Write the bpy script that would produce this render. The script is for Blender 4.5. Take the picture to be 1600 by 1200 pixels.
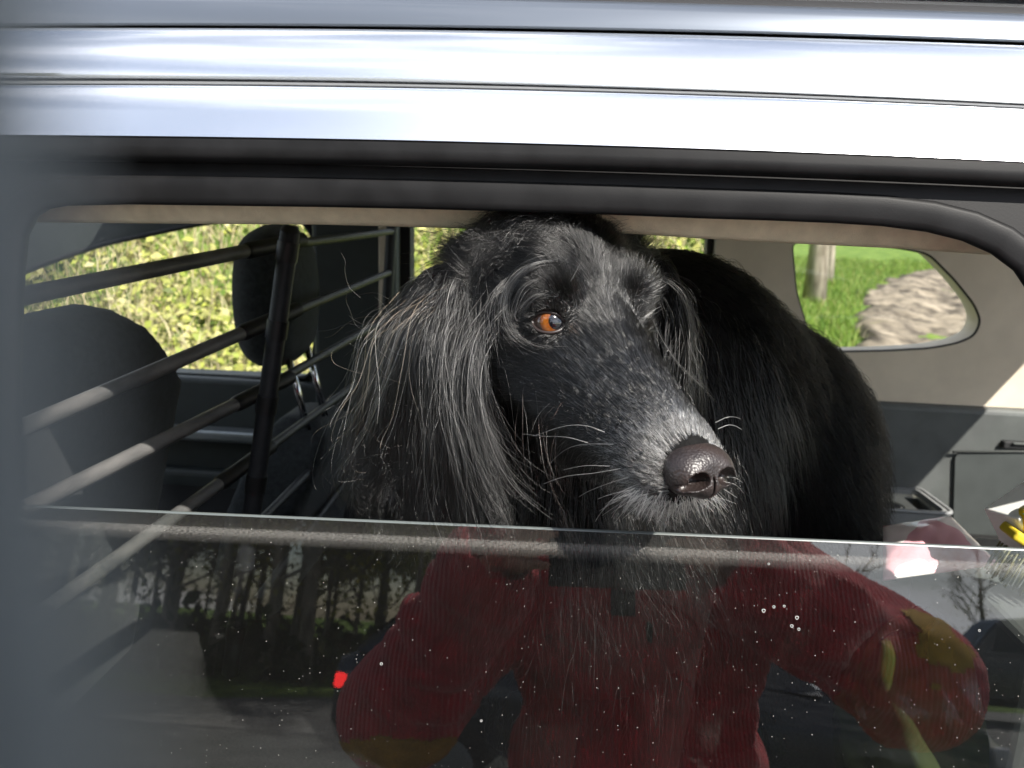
import bpy, math, random
import numpy as np
from mathutils import Vector, Matrix
from mathutils.geometry import tessellate_polygon

random.seed(7)
RNG = np.random.default_rng(11)
for o in list(bpy.data.objects):
    bpy.data.objects.remove(o)
scene = bpy.context.scene
COL = scene.collection
R = math.radians

# ------------------------------------------------------------------ camera
CAM_Z = 1.55
YAW, PITCH, ROLL = R(4.8), R(13.0), R(1.9)
FPX = 1256.0                                   # focal length in pixels of a 1600 wide frame
_f = Vector((-math.sin(YAW) * math.cos(PITCH), math.cos(YAW) * math.cos(PITCH), -math.sin(PITCH)))
_r0 = Vector((math.cos(YAW), math.sin(YAW), 0))
_u0 = _r0.cross(_f)
CR = (_r0 * math.cos(ROLL) + _u0 * math.sin(ROLL)).normalized()
CU = (_u0 * math.cos(ROLL) - _r0 * math.sin(ROLL)).normalized()
CF = _f.normalized()
C0 = Vector((0, 0, CAM_Z))
cam_data = bpy.data.cameras.new('camera')
cam = bpy.data.objects.new('camera', cam_data)
COL.objects.link(cam)
m = Matrix((CR, CU, -CF)).transposed().to_4x4()
m.translation = C0
cam.matrix_world = m
cam_data.sensor_width = 36.0
cam_data.lens = 36.0 * FPX / 1600.0
cam_data.clip_start = 0.004
cam_data.clip_end = 800
cam_data.dof.use_dof = True
cam_data.dof.focus_distance = 0.60
cam_data.dof.aperture_fstop = 10.5
scene.camera = cam

# ------------------------------------------------------------------ sky, sun, exposure
SUN_DIR = Vector((-0.85, 1.0, -1.3)).normalized()      # the way the light travels
SUN_EL = math.asin(-SUN_DIR.z)
SUN_AZ = math.atan2(-SUN_DIR.x, -SUN_DIR.y)            # clockwise from +Y
world = bpy.data.worlds.new('World')
scene.world = world
world.use_nodes = True
wn, wl = world.node_tree.nodes, world.node_tree.links
wn.clear()
sky = wn.new('ShaderNodeTexSky')
sky.sky_type = 'NISHITA'
sky.sun_disc = False
sky.sun_elevation = SUN_EL
sky.sun_rotation = SUN_AZ
sky.air_density = 1.0
sky.dust_density = 0.8
bg_sky = wn.new('ShaderNodeBackground')
bg_sky.inputs['Strength'].default_value = 0.085
wl.new(sky.outputs[0], bg_sky.inputs['Color'])
bg_cloud = wn.new('ShaderNodeBackground')
bg_cloud.inputs['Color'].default_value = (0.93, 0.95, 1.0, 1)
bg_cloud.inputs['Strength'].default_value = 1.5
tc = wn.new('ShaderNodeTexCoord')
mp = wn.new('ShaderNodeMapping')
mp.inputs['Scale'].default_value = (1.0, 1.0, 2.6)
wl.new(tc.outputs['Generated'], mp.inputs['Vector'])
cn = wn.new('ShaderNodeTexNoise')
cn.inputs['Scale'].default_value = 2.6
cn.inputs['Detail'].default_value = 9
cn.inputs['Roughness'].default_value = 0.58
wl.new(mp.outputs[0], cn.inputs['Vector'])
cr = wn.new('ShaderNodeValToRGB')
cr.color_ramp.elements[0].position = 0.47
cr.color_ramp.elements[1].position = 0.63
wl.new(cn.outputs[0], cr.inputs[0])
mixw = wn.new('ShaderNodeMixShader')
wl.new(cr.outputs[0], mixw.inputs[0])
wl.new(bg_sky.outputs[0], mixw.inputs[1])
wl.new(bg_cloud.outputs[0], mixw.inputs[2])
wo = wn.new('ShaderNodeOutputWorld')
wl.new(mixw.outputs[0], wo.inputs[0])

sun_data = bpy.data.lights.new('sun', 'SUN')
sun_data.energy = 5.0
sun_data.angle = R(0.5)
sun_data.color = (1.0, 0.95, 0.87)
sun = bpy.data.objects.new('sun', sun_data)
COL.objects.link(sun)
sun.rotation_euler = SUN_DIR.to_track_quat('-Z', 'Y').to_euler()
sun.location = (6, -5, 8)

vs = scene.view_settings
vs.view_transform = 'Standard'
vs.look = 'None'
vs.exposure = 1.3
vs.gamma = 1.0
vs.use_curve_mapping = False
scene.render.engine = 'CYCLES'
scene.cycles.max_bounces = 10
scene.cycles.transparent_max_bounces = 24
scene.cycles.diffuse_bounces = 5
scene.cycles.use_denoising = True
scene.cycles.sample_clamp_indirect = 4.0

# ------------------------------------------------------------------ helpers
def ray(px, py):
    return CF + CR * ((px - 800) / FPX) + CU * ((600 - py) / FPX)

def at(px, py, Y):
    """world point at a picture place, on the plane y = Y"""
    d = ray(px, py)
    return C0 + d * (Y / d.y)

def atd(px, py, depth):
    """world point at a picture place, at this distance along the view axis"""
    return C0 + ray(px, py) * depth

def atz(px, py, Z):
    d = ray(px, py)
    return C0 + d * ((Z - CAM_Z) / d.z)

def tag(o, label=None, cat=None, group=None, kind=None):
    if label: o['label'] = label
    if cat: o['category'] = cat
    if group: o['group'] = group
    if kind: o['kind'] = kind
    return o

def link(name, data, mat=None, parent=None, matrix=None):
    o = bpy.data.objects.new(name, data)
    COL.objects.link(o)
    if mat is not None and data is not None and hasattr(data, 'materials'):
        data.materials.clear()
        data.materials.append(mat)
    if matrix is not None:
        o.matrix_world = matrix
    if parent is not None:
        o.parent = parent
        o.matrix_parent_inverse = PINV.get(parent.name, Matrix.Identity(4))
    return o

PINV = {}

def empty(name, loc):
    o = bpy.data.objects.new(name, None)
    COL.objects.link(o)
    o.location = loc
    o.empty_display_size = 0.05
    PINV[o.name] = Matrix.Translation(Vector(loc)).inverted()
    return o

def mesh(name, verts, faces, mat=None, parent=None, smooth=True, bevel=0.0, sharp=None):
    me = bpy.data.meshes.new(name)
    me.from_pydata([tuple(v) for v in verts], [], [tuple(f) for f in faces])
    me.update()
    if smooth:
        me.polygons.foreach_set('use_smooth', [True] * len(me.polygons))
        if sharp:
            me.set_sharp_from_angle(angle=R(sharp))
    o = link(name, me, mat, parent)
    if bevel:
        b = o.modifiers.new('bevel', 'BEVEL')
        b.width = bevel
        b.segments = 3
        b.limit_method = 'ANGLE'
        b.angle_limit = R(35)
    return o

def np_mesh(name, V, F, mat=None, parent=None, smooth=True):
    """V (n,3), F (m,4) or (m,3) numpy"""
    me = bpy.data.meshes.new(name)
    n, k = F.shape
    me.vertices.add(len(V))
    me.vertices.foreach_set('co', V.astype(np.float32).ravel())
    me.loops.add(n * k)
    me.loops.foreach_set('vertex_index', F.astype(np.int32).ravel())
    me.polygons.add(n)
    me.polygons.foreach_set('loop_start', np.arange(0, n * k, k, dtype=np.int32))
    me.update(calc_edges=True)
    me.validate()
    if smooth:
        me.polygons.foreach_set('use_smooth', np.ones(len(me.polygons), dtype=bool))
    return link(name, me, mat, parent)

class MB:
    def __init__(s): s.v, s.f = [], []
    def add(s, v, f):
        b = len(s.v)
        s.v += [tuple(p) for p in v]
        s.f += [tuple(i + b for i in q) for q in f]
    def box(s, c, size, rot=None):
        hx, hy, hz = [d / 2 for d in size]
        vs_ = [Vector((x, y, z)) for x in (-hx, hx) for y in (-hy, hy) for z in (-hz, hz)]
        if rot is not None: vs_ = [rot @ p for p in vs_]
        vs_ = [p + Vector(c) for p in vs_]
        s.add(vs_, [(0, 1, 3, 2), (4, 6, 7, 5), (0, 4, 5, 1), (2, 3, 7, 6), (0, 2, 6, 4), (1, 5, 7, 3)])
    def tube(s, pts, rad, n=12, caps=True):
        pts = [Vector(p) for p in pts]
        rads = rad if isinstance(rad, (list, tuple)) else [rad] * len(pts)
        base = len(s.v)
        t0 = (pts[1] - pts[0]).normalized()
        ref = Vector((0, 0, 1)) if abs(t0.z) < 0.9 else Vector((1, 0, 0))
        a = t0.cross(ref).normalized()
        for i, p in enumerate(pts):
            t = (pts[min(i + 1, len(pts) - 1)] - pts[max(i - 1, 0)]).normalized()
            a = (a - t * a.dot(t)).normalized()
            b = t.cross(a)
            for k in range(n):
                an = 2 * math.pi * k / n
                s.v.append(tuple(p + (a * math.cos(an) + b * math.sin(an)) * rads[i]))
        for i in range(len(pts) - 1):
            for k in range(n):
                k2 = (k + 1) % n
                s.f.append((base + i * n + k, base + i * n + k2, base + (i + 1) * n + k2, base + (i + 1) * n + k))
        if caps:
            s.f.append(tuple(base + k for k in reversed(range(n))))
            s.f.append(tuple(base + (len(pts) - 1) * n + k for k in range(n)))
    def build(s, name, mat=None, parent=None, smooth=True, bevel=0.0, sharp=None):
        return mesh(name, s.v, s.f, mat, parent, smooth, bevel, sharp)

def holed_panel(name, outer, holes, to3, thick, mat, parent, rim=True):
    """flat panel with holes: 2-D outlines, to3(x, z, k) gives the point of side k (0 front, 1 back)"""
    loops = [outer] + holes
    tris = tessellate_polygon([[Vector((p[0], p[1], 0)) for p in lp] for lp in loops])
    flat = [p for lp in loops for p in lp]
    n = len(flat)
    V = [to3(p[0], p[1], 0) for p in flat] + [to3(p[0], p[1], 1) for p in flat]
    F = []
    for t in tris:
        F.append(tuple(t))
        F.append(tuple(i + n for i in reversed(t)))
    b = 0
    for lp in loops:
        k = len(lp)
        for i in range(k):
            j = (i + 1) % k
            F.append((b + i, b + j, b + j + n, b + i + n))
        b += k
    o = mesh(name, V, F, mat, parent, smooth=False)
    import bmesh
    bm = bmesh.new()
    bm.from_mesh(o.data)
    bmesh.ops.recalc_face_normals(bm, faces=bm.faces)
    bm.to_mesh(o.data)
    bm.free()
    return o

def round_poly(pts, rad, seg=6):
    """round the corners of a 2-D polygon"""
    out = []
    n = len(pts)
    for i in range(n):
        p0, p1, p2 = (Vector(pts[i - 1][:2]), Vector(pts[i][:2]), Vector(pts[(i + 1) % n][:2]))
        r = rad[i] if isinstance(rad, (list, tuple)) else rad
        a, b = (p0 - p1), (p2 - p1)
        d = min(r, a.length * 0.45, b.length * 0.45)
        A, B = p1 + a.normalized() * d, p1 + b.normalized() * d
        for k in range(seg + 1):
            t = k / seg
            q = A * (1 - t) ** 2 + p1 * 2 * t * (1 - t) + B * t * t
            out.append((q.x, q.y))
    return out

# ------------------------------------------------------------------ materials
def mat(name, color, rough=0.5, metallic=0.0, spec=0.5, var=0.0, vscale=20, bump=0.0, bscale=200, color2=None, coat=0.0, sheen=0.0, detail=4, coords='Object', stretch=(1, 1, 1), rvar=0.0):
    mt = bpy.data.materials.new(name)
    mt.use_nodes = True
    nt = mt.node_tree
    N, L = nt.nodes, nt.links
    bs = N['Principled BSDF']
    bs.inputs['Base Color'].default_value = (*color, 1)
    bs.inputs['Roughness'].default_value = rough
    bs.inputs['Metallic'].default_value = metallic
    bs.inputs['Specular IOR Level'].default_value = spec
    bs.inputs['Coat Weight'].default_value = coat
    bs.inputs['Coat Roughness'].default_value = 0.04
    bs.inputs['Sheen Weight'].default_value = sheen
    t = N.new('ShaderNodeTexCoord')
    mp_ = N.new('ShaderNodeMapping')
    mp_.inputs['Scale'].default_value = stretch
    L.new(t.outputs[coords], mp_.inputs['Vector'])
    if var or color2:
        nz = N.new('ShaderNodeTexNoise')
        nz.inputs['Scale'].default_value = vscale
        nz.inputs['Detail'].default_value = detail
        L.new(mp_.outputs[0], nz.inputs['Vector'])
        rp = N.new('ShaderNodeValToRGB')
        c1 = color
        c2 = color2 if color2 else tuple(min(1, c * (1 + var)) for c in color)
        c1 = color if color2 else tuple(c * (1 - var) for c in color)
        rp.color_ramp.elements[0].color = (*c1, 1)
        rp.color_ramp.elements[1].color = (*c2, 1)
        rp.color_ramp.elements[0].position = 0.35
        rp.color_ramp.elements[1].position = 0.65
        L.new(nz.outputs[0], rp.inputs[0])
        L.new(rp.outputs[0], bs.inputs['Base Color'])
        if rvar:
            ma = N.new('ShaderNodeMapRange')
            ma.inputs['To Min'].default_value = max(0.02, rough - rvar)
            ma.inputs['To Max'].default_value = min(1, rough + rvar)
            L.new(nz.outputs[0], ma.inputs['Value'])
            L.new(ma.outputs[0], bs.inputs['Roughness'])
    if bump:
        nb = N.new('ShaderNodeTexNoise')
        nb.inputs['Scale'].default_value = bscale
        nb.inputs['Detail'].default_value = 3
        L.new(mp_.outputs[0], nb.inputs['Vector'])
        bp = N.new('ShaderNodeBump')
        bp.inputs['Strength'].default_value = bump
        bp.inputs['Distance'].default_value = 0.002
        L.new(nb.outputs[0], bp.inputs['Height'])
        L.new(bp.outputs[0], bs.inputs['Normal'])
    return mt

def glass_mat(name, tint=(0.86, 0.9, 0.88), f0=0.045, dust=0.0, band=None, specks=False):
    """thin pane: clear transmission plus mirror reflection that grows at grazing angles, with dirt"""
    mt = bpy.data.materials.new(name)
    mt.use_nodes = True
    nt = mt.node_tree
    N, L = nt.nodes, nt.links
    N.clear()
    out = N.new('ShaderNodeOutputMaterial')
    tr = N.new('ShaderNodeBsdfTransparent')
    tr.inputs[0].default_value = (*tint, 1)
    gl = N.new('ShaderNodeBsdfGlossy')
    gl.inputs['Roughness'].default_value = 0.0
    lw = N.new('ShaderNodeLayerWeight')
    p5 = N.new('ShaderNodeMath'); p5.operation = 'POWER'; p5.inputs[1].default_value = 5
    L.new(lw.outputs['Facing'], p5.inputs[0])
    lw.inputs['Blend'].default_value = 0.5
    mr = N.new('ShaderNodeMapRange')
    mr.inputs['To Min'].default_value = f0
    mr.inputs['To Max'].default_value = 1.0
    L.new(p5.outputs[0], mr.inputs['Value'])
    mx = N.new('ShaderNodeMixShader')
    L.new(mr.outputs[0], mx.inputs[0])
    L.new(tr.outputs[0], mx.inputs[1])
    L.new(gl.outputs[0], mx.inputs[2])
    last = mx
    if dust or band or specks:
        df = N.new('ShaderNodeBsdfDiffuse')
        df.inputs[0].default_value = (0.62, 0.6, 0.56, 1)
        t = N.new('ShaderNodeTexCoord')
        nz = N.new('ShaderNodeTexNoise')
        nz.inputs['Scale'].default_value = 9
        nz.inputs['Detail'].default_value = 6
        L.new(t.outputs['Object'], nz.inputs['Vector'])
        fac = N.new('ShaderNodeMath'); fac.operation = 'MULTIPLY'; fac.inputs[1].default_value = dust
        L.new(nz.outputs[0], fac.inputs[0])
        cur = fac
        if band:
            sx = N.new('ShaderNodeSeparateXYZ')
            L.new(t.outputs['Object'], sx.inputs[0])
            rp = N.new('ShaderNodeValToRGB')
            mrr = N.new('ShaderNodeMapRange')
            mrr.inputs['From Min'].default_value = -0.030
            mrr.inputs['From Max'].default_value = 0.0
            # wobble of the band's lower rim
            st = N.new('ShaderNodeMapping'); st.inputs['Scale'].default_value = (60, 1, 900)
            L.new(t.outputs['Object'], st.inputs['Vector'])
            wb = N.new('ShaderNodeTexNoise'); wb.inputs['Scale'].default_value = 1.0; wb.inputs['Detail'].default_value = 5
            L.new(st.outputs[0], wb.inputs['Vector'])
            ad = N.new('ShaderNodeMath'); ad.operation = 'MULTIPLY_ADD'; ad.inputs[1].default_value = 0.0016; 
            L.new(wb.outputs[0], ad.inputs[0]); L.new(sx.outputs['Z'], ad.inputs[2])
            L.new(ad.outputs[0], mrr.inputs['Value'])
            L.new(mrr.outputs[0], rp.inputs[0])
            e = rp.color_ramp.elements
            e[0].position = 0.25; e[0].color = (0, 0, 0, 1)
            e[1].position = 0.44; e[1].color = (.045, .045, .045, 1)
            for pos, v in ((0.50, .09), (0.57, .105), (0.625, .10), (0.68, .02), (0.80, .015), (1.0, .01)):
                q = e.new(pos); q.color = (v, v, v, 1)
            # grainy streaks inside the band
            gs = N.new('ShaderNodeTexNoise'); gs.inputs['Scale'].default_value = 1.0; gs.inputs['Detail'].default_value = 2
            st2 = N.new('ShaderNodeMapping'); st2.inputs['Scale'].default_value = (420, 1, 1500)
            L.new(t.outputs['Object'], st2.inputs['Vector']); L.new(st2.outputs[0], gs.inputs['Vector'])
            gr = N.new('ShaderNodeMapRange'); gr.inputs['From Min'].default_value = .3; gr.inputs['From Max'].default_value = .7
            gr.inputs['To Min'].default_value = .25; gr.inputs['To Max'].default_value = 1.6
            L.new(gs.outputs[0], gr.inputs['Value'])
            ml = N.new('ShaderNodeMath'); ml.operation = 'MULTIPLY'
            L.new(rp.outputs[0], ml.inputs[0]); L.new(gr.outputs[0], ml.inputs[1])
            sm = N.new('ShaderNodeMath'); sm.operation = 'ADD'
            L.new(cur.outputs[0], sm.inputs[0]); L.new(ml.outputs[0], sm.inputs[1])
            cur = sm
        if specks:
            for sc_, th, cut in ((70, 0.017, .80), (190, 0.032, .93)):
                vo = N.new('ShaderNodeTexVoronoi')
                vo.voronoi_dimensions = '2D'
                mp2 = N.new('ShaderNodeMapping'); mp2.inputs['Rotation'].default_value = (R(90), 0, 0)
                L.new(t.outputs['Object'], mp2.inputs['Vector'])
                vo.inputs['Scale'].default_value = sc_
                L.new(mp2.outputs[0], vo.inputs['Vector'])
                lt = N.new('ShaderNodeMath'); lt.operation = 'LESS_THAN'; lt.inputs[1].default_value = th
                L.new(vo.outputs['Distance'], lt.inputs[0])
                sp = N.new('ShaderNodeSeparateColor')
                L.new(vo.outputs['Color'], sp.inputs[0])
                gt = N.new('ShaderNodeMath'); gt.operation = 'GREATER_THAN'; gt.inputs[1].default_value = cut
                L.new(sp.outputs[0], gt.inputs[0])
                pr = N.new('ShaderNodeMath'); pr.operation = 'MULTIPLY'
                L.new(lt.outputs[0], pr.inputs[0]); L.new(gt.outputs[0], pr.inputs[1])
                pm = N.new('ShaderNodeMath'); pm.operation = 'MULTIPLY_ADD'; pm.inputs[1].default_value = 0.75
                L.new(pr.outputs[0], pm.inputs[0]); L.new(cur.outputs[0], pm.inputs[2])
                cur = pm
        cl = N.new('ShaderNodeClamp')
        L.new(cur.outputs[0], cl.inputs[0])
        m2 = N.new('ShaderNodeMixShader')
        L.new(cl.outputs[0], m2.inputs[0])
        L.new(mx.outputs[0], m2.inputs[1])
        L.new(df.outputs[0], m2.inputs[2])
        last = m2
    L.new(last.outputs[0], out.inputs[0])
    return mt

def emit_mat(name, color, strength):
    mt = bpy.data.materials.new(name)
    mt.use_nodes = True
    bs = mt.node_tree.nodes['Principled BSDF']
    bs.inputs['Base Color'].default_value = (*color, 1)
    bs.inputs['Emission Color'].default_value = (*color, 1)
    bs.inputs['Emission Strength'].default_value = strength
    return mt

M = {}
M['silver'] = mat('silver_paint', (0.72, 0.74, 0.77), rough=0.26, metallic=0.93, coat=1.0, var=0.02, vscale=700)
M['rail'] = mat('rail_paint', (0.10, 0.115, 0.14), rough=0.35, metallic=0.5, coat=0.3)
M['rubber'] = mat('black_rubber', (0.007, 0.007, 0.0075), rough=0.5, spec=0.14, var=0.25, vscale=30, bump=0.04, bscale=900, rvar=0.08)
M['rubber_dark'] = mat('gasket', (0.008, 0.008, 0.009), rough=0.7)
M['headliner'] = mat('beige_headliner', (0.68, 0.62, 0.46), rough=0.95, spec=0.1, var=0.10, vscale=60, bump=0.5, bscale=1400)
M['beige_trim'] = mat('beige_trim', (0.56, 0.485, 0.385), rough=0.6, spec=0.3, var=0.06, vscale=14, bump=0.2, bscale=1200)
M['grey_trim'] = mat('charcoal_trim', (0.075, 0.08, 0.078), rough=0.55, spec=0.4, var=0.12, vscale=16, bump=0.25, bscale=900)
M['door_trim'] = mat('door_card', (0.030, 0.036, 0.036), rough=0.55, spec=0.35, var=0.1, vscale=12, bump=0.2, bscale=700)
M['satin'] = mat('satin_grey', (0.20, 0.22, 0.23), rough=0.35, metallic=0.5)
M['seat'] = mat('seat_cloth', (0.022, 0.026, 0.028), rough=0.9, spec=0.2, var=0.3, vscale=120, bump=0.6, bscale=1500, sheen=0.15)
M['carpet'] = mat('carpet', (0.02, 0.02, 0.02), rough=1.0, spec=0.05, var=0.3, vscale=300, bump=0.6, bscale=900)
M['bar'] = mat('bar_paint', (0.055, 0.056, 0.056), rough=0.38, spec=0.5, color2=(0.13, 0.125, 0.12), vscale=38, detail=8, bump=0.2, bscale=500, stretch=(1, .35, 1), rvar=0.12)
M['post'] = mat('post_paint', (0.016, 0.017, 0.020), rough=0.55, spec=0.3, var=0.2, vscale=60, rvar=0.1)
M['sleeve'] = mat('sleeve_plastic', (0.006, 0.006, 0.007), rough=0.5)
M['chrome'] = mat('chrome', (0.7, 0.7, 0.72), rough=0.12, metallic=1.0)
M['pane'] = glass_mat('clear_pane', tint=(0.97, 0.985, 0.97), f0=0.02, dust=0.02)
M['door_glass'] = glass_mat('door_glass', tint=(0.70, 0.725, 0.715), f0=0.07, dust=0.006, band=True, specks=True)
M['door_glass_inner'] = glass_mat('door_glass_inner', tint=(0.92, 0.93, 0.925), f0=0.025)
M['glass_edge'] = mat('ground_glass_edge', (0.07, 0.08, 0.078), rough=0.35, spec=0.6)

# ------------------------------------------------------------------ SDF meshing
def surface_nets(vals, origin, h):
    s = vals < 0
    nx, ny, nz = vals.shape
    cs = s[:-1, :-1, :-1].astype(np.int8)
    tot = np.zeros((nx - 1, ny - 1, nz - 1), np.int8)
    for dx in (0, 1):
        for dy in (0, 1):
            for dz in (0, 1):
                tot += s[dx:nx - 1 + dx, dy:ny - 1 + dy, dz:nz - 1 + dz]
    act = np.argwhere((tot > 0) & (tot < 8))
    idx = -np.ones((nx - 1, ny - 1, nz - 1), np.int64)
    idx[act[:, 0], act[:, 1], act[:, 2]] = np.arange(len(act))
    acc = np.zeros((len(act), 3)); cnt = np.zeros(len(act))
    corners = [(a, b, c) for a in (0, 1) for b in (0, 1) for c in (0, 1)]
    for c0 in corners:
        for ax in range(3):
            if c0[ax]: continue
            c1 = list(c0); c1[ax] = 1
            v0 = vals[act[:, 0] + c0[0], act[:, 1] + c0[1], act[:, 2] + c0[2]]
            v1 = vals[act[:, 0] + c1[0], act[:, 1] + c1[1], act[:, 2] + c1[2]]
            mk = (v0 < 0) != (v1 < 0)
            t = np.where(mk, v0 / np.where(v0 == v1, 1, v0 - v1), 0)
            p = np.array(c0, float)[None] + 0 * acc
            p[:, ax] += t
            acc += p * mk[:, None]
            cnt += mk
    V = (act + acc / cnt[:, None]) * h + np.array(origin)[None]
    F = []
    for ax in range(3):
        a = [slice(1, -1)] * 3
        lo, hi = [slice(1, -1)] * 3, [slice(1, -1)] * 3
        lo[ax] = slice(0, -1); hi[ax] = slice(1, None)
        s0, s1 = s[tuple(lo)], s[tuple(hi)]
        for flip in (False, True):
            e = np.argwhere((s0 & ~s1) if not flip else (~s0 & s1))
            if not len(e): continue
            off = np.ones(3, int); off[ax] = 0
            e = e + off
            u, w = (ax + 1) % 3, (ax + 2) % 3
            def g(du, dw):
                q = e.copy(); q[:, u] -= du; q[:, w] -= dw
                return idx[q[:, 0], q[:, 1], q[:, 2]]
            quad = np.stack([g(1, 1), g(0, 1), g(0, 0), g(1, 0)], 1)
            F.append(quad[:, ::-1] if flip else quad)
    F = np.concatenate(F)
    return V, F[(F >= 0).all(1)]

def eval_axes(fn, ax, B=12):
    """signed distances on a grid with these axes; blocks far from the surface are skipped"""
    n = [len(a) for a in ax]
    vals = np.empty(tuple(n), np.float32)
    for i in range(0, n[0], B):
        ai = ax[0][i:i + B]
        for j in range(0, n[1], B):
            aj = ax[1][j:j + B]
            cz, rz_ = [], []
            ks = list(range(0, n[2], B))
            for k in ks:
                ak = ax[2][k:k + B]
                cz.append(((ai[0] + ai[-1]) / 2, (aj[0] + aj[-1]) / 2, (ak[0] + ak[-1]) / 2))
                rz_.append(.5 * math.sqrt((ai[-1] - ai[0]) ** 2 + (aj[-1] - aj[0]) ** 2 + (ak[-1] - ak[0]) ** 2))
            dc = fn(np.array(cz))
            for k, d, r in zip(ks, dc, rz_):
                ak = ax[2][k:k + B]
                if abs(d) > r * 1.7 + .012:
                    vals[i:i + B, j:j + B, k:k + B] = d
                else:
                    X, Y, Z = np.meshgrid(ai, aj, ak, indexing='ij')
                    vals[i:i + B, j:j + B, k:k + B] = fn(np.stack([X, Y, Z], -1))
    return vals

def grid_eval(fn, lo, hi, h):
    lo = np.array(lo, float); hi = np.array(hi, float)
    n = np.ceil((hi - lo) / h).astype(int) + 1
    return eval_axes(fn, [lo[i] + np.arange(n[i]) * h for i in range(3)]), lo

def sdf_mesh(fn, lo, hi, h):
    v, o = grid_eval(fn, lo, hi, h)
    return surface_nets(v, o, h)

def smin(a, b, k):
    t = np.clip(0.5 + 0.5 * (b - a) / k, 0, 1)
    return b * (1 - t) + a * t - k * t * (1 - t)

def s_cone(P, a, b, ra, rb):
    a, b = np.array(a), np.array(b)
    ab = b - a
    t = np.clip(((P - a) @ ab) / (ab @ ab), 0, 1)
    d = np.linalg.norm(P - a - t[..., None] * ab, axis=-1)
    return d - (ra + (rb - ra) * t)

def s_ell(P, c, r, rot=None):
    q = P - np.array(c)
    if rot is not None: q = q @ rot          # columns of rot = local axes
    r = np.array(r)
    k0 = np.linalg.norm(q / r, axis=-1)
    k1 = np.linalg.norm(q / (r * r), axis=-1) + 1e-9
    return k0 * (k0 - 1) / k1

def s_rbox(P, c, half, rad, rot=None):
    q = P - np.array(c)
    if rot is not None: q = q @ rot
    d = np.abs(q) - (np.array(half) - rad)
    return np.linalg.norm(np.maximum(d, 0), axis=-1) + np.minimum(d.max(-1), 0) - rad

# ------------------------------------------------------------------ the ground, bank and track
def smooth(a, b, x):
    t = np.clip((x - a) / (b - a), 0, 1)
    return t * t * (3 - 2 * t)

def wav(x, y, s=1.0):
    return (np.sin(x * 1.3 * s + 0.7 * np.sin(y * 0.9 * s)) + np.sin(y * 1.7 * s + 1.1 + 0.6 * np.sin(x * 1.1 * s)) + 0.5 * np.sin((x + y) * 3.1 * s + 0.3)) / 2.5

def ground_h(x, y):
    b = smooth(4.2, 9.5, y) * smooth(1.9, 0.8, x - (y - 5) * 0.12)
    return b * (2.6 + 0.25 * wav(x, y, 1.1)) + 0.03 * wav(x, y, 2.2) * smooth(3.2, 5, y)

M['ground'] = mat('grass_earth', (0.05, 0.095, 0.016), rough=0.95, spec=0.1, color2=(0.13, 0.185, 0.035), vscale=2.6, detail=10, bump=1.0, bscale=30)
M['road'] = mat('asphalt', (0.10, 0.10, 0.098), rough=0.85, spec=0.3, var=0.25, vscale=2.0, detail=10, bump=0.6, bscale=160)
M['soil'] = mat('soil', (0.25, 0.21, 0.16), rough=0.95, spec=0.1, color2=(0.06, 0.05, 0.04), vscale=3.4, detail=10, bump=1.0, bscale=24, stretch=(1, 0.5, 1))
gx = np.concatenate([np.linspace(-300, -14, 16), np.linspace(-13, 14, 109), np.linspace(15, 300, 16)])
gy = np.concatenate([np.linspace(-300, -40, 10), np.linspace(-38, 3, 24), np.linspace(3.3, 22, 76), np.linspace(24, 300, 16)])
GX, GY = np.meshgrid(gx, gy, indexing='ij')
GZ = ground_h(GX, GY)
V = np.stack([GX, GY, GZ], -1).reshape(-1, 3)
ii, jj = np.meshgrid(np.arange(len(gx) - 1), np.arange(len(gy) - 1), indexing='ij')
q = (ii * len(gy) + jj).ravel()
F = np.stack([q, q + len(gy), q + len(gy) + 1, q + 1], 1)
tag(np_mesh('ground', V, F, M['ground']), kind='structure')
# the lane the car stands on
tag(mesh('road', [(-120, -10, .006), (-5, -10.5, .006), (7, -24, .006), (120, -24, .006), (120, 3.4, .006), (-120, 3.4, .006)], [(0, 1, 2, 3, 4, 5)], M['road'], smooth=False), kind='structure')
# bare muddy track: a dug patch with ruts
tp = [atz(px, py, 0.02) for px, py in ((1322, 690), (1338, 560), (1343, 500), (1348, 468), (1372, 446), (1412, 430), (1470, 424), (1560, 424), (1760, 440), (2000, 700))]
poly = [(p.x, p.y) for p in tp]
def in_poly(x, y, poly):
    ins = np.zeros(x.shape, bool)
    n = len(poly)
    for i in range(n):
        x1, y1 = poly[i]; x2, y2 = poly[(i + 1) % n]
        c = ((y1 > y) != (y2 > y)) & (x < (x2 - x1) * (y - y1) / (y2 - y1 + 1e-12) + x1)
        ins ^= c
    return ins
x0, x1 = min(p[0] for p in poly), max(p[0] for p in poly)
y0, y1 = min(p[1] for p in poly), max(p[1] for p in poly)
tx, ty = np.linspace(x0, x1, 130), np.linspace(y0, y1, 170)
TX, TY = np.meshgrid(tx, ty, indexing='ij')
TZ = 0.05 + 0.035 * np.sin((TX - 0.45 * TY) * 5.0 + wav(TX, TY, 1.5)) + 0.035 * wav(TX, TY, 3.0) + 0.03 * wav(TX + 5, TY * 1.3, 7.0) + RNG.normal(0, 0.012, TX.shape)
ins = in_poly(TX + 0.12 * wav(TX, TY, 4), TY + 0.2 * wav(TY, TX, 3), poly)
TZ = np.where(ins, TZ + 0.02, -0.25)
V = np.stack([TX, TY, TZ], -1).reshape(-1, 3)
ii, jj = np.meshgrid(np.arange(len(tx) - 1), np.arange(len(ty) - 1), indexing='ij')
q = (ii * len(ty) + jj).ravel()
F = np.stack([q, q + len(ty), q + len(ty) + 1, q + 1], 1)
tag(np_mesh('track', V, F, M['soil']), kind='structure')

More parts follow.
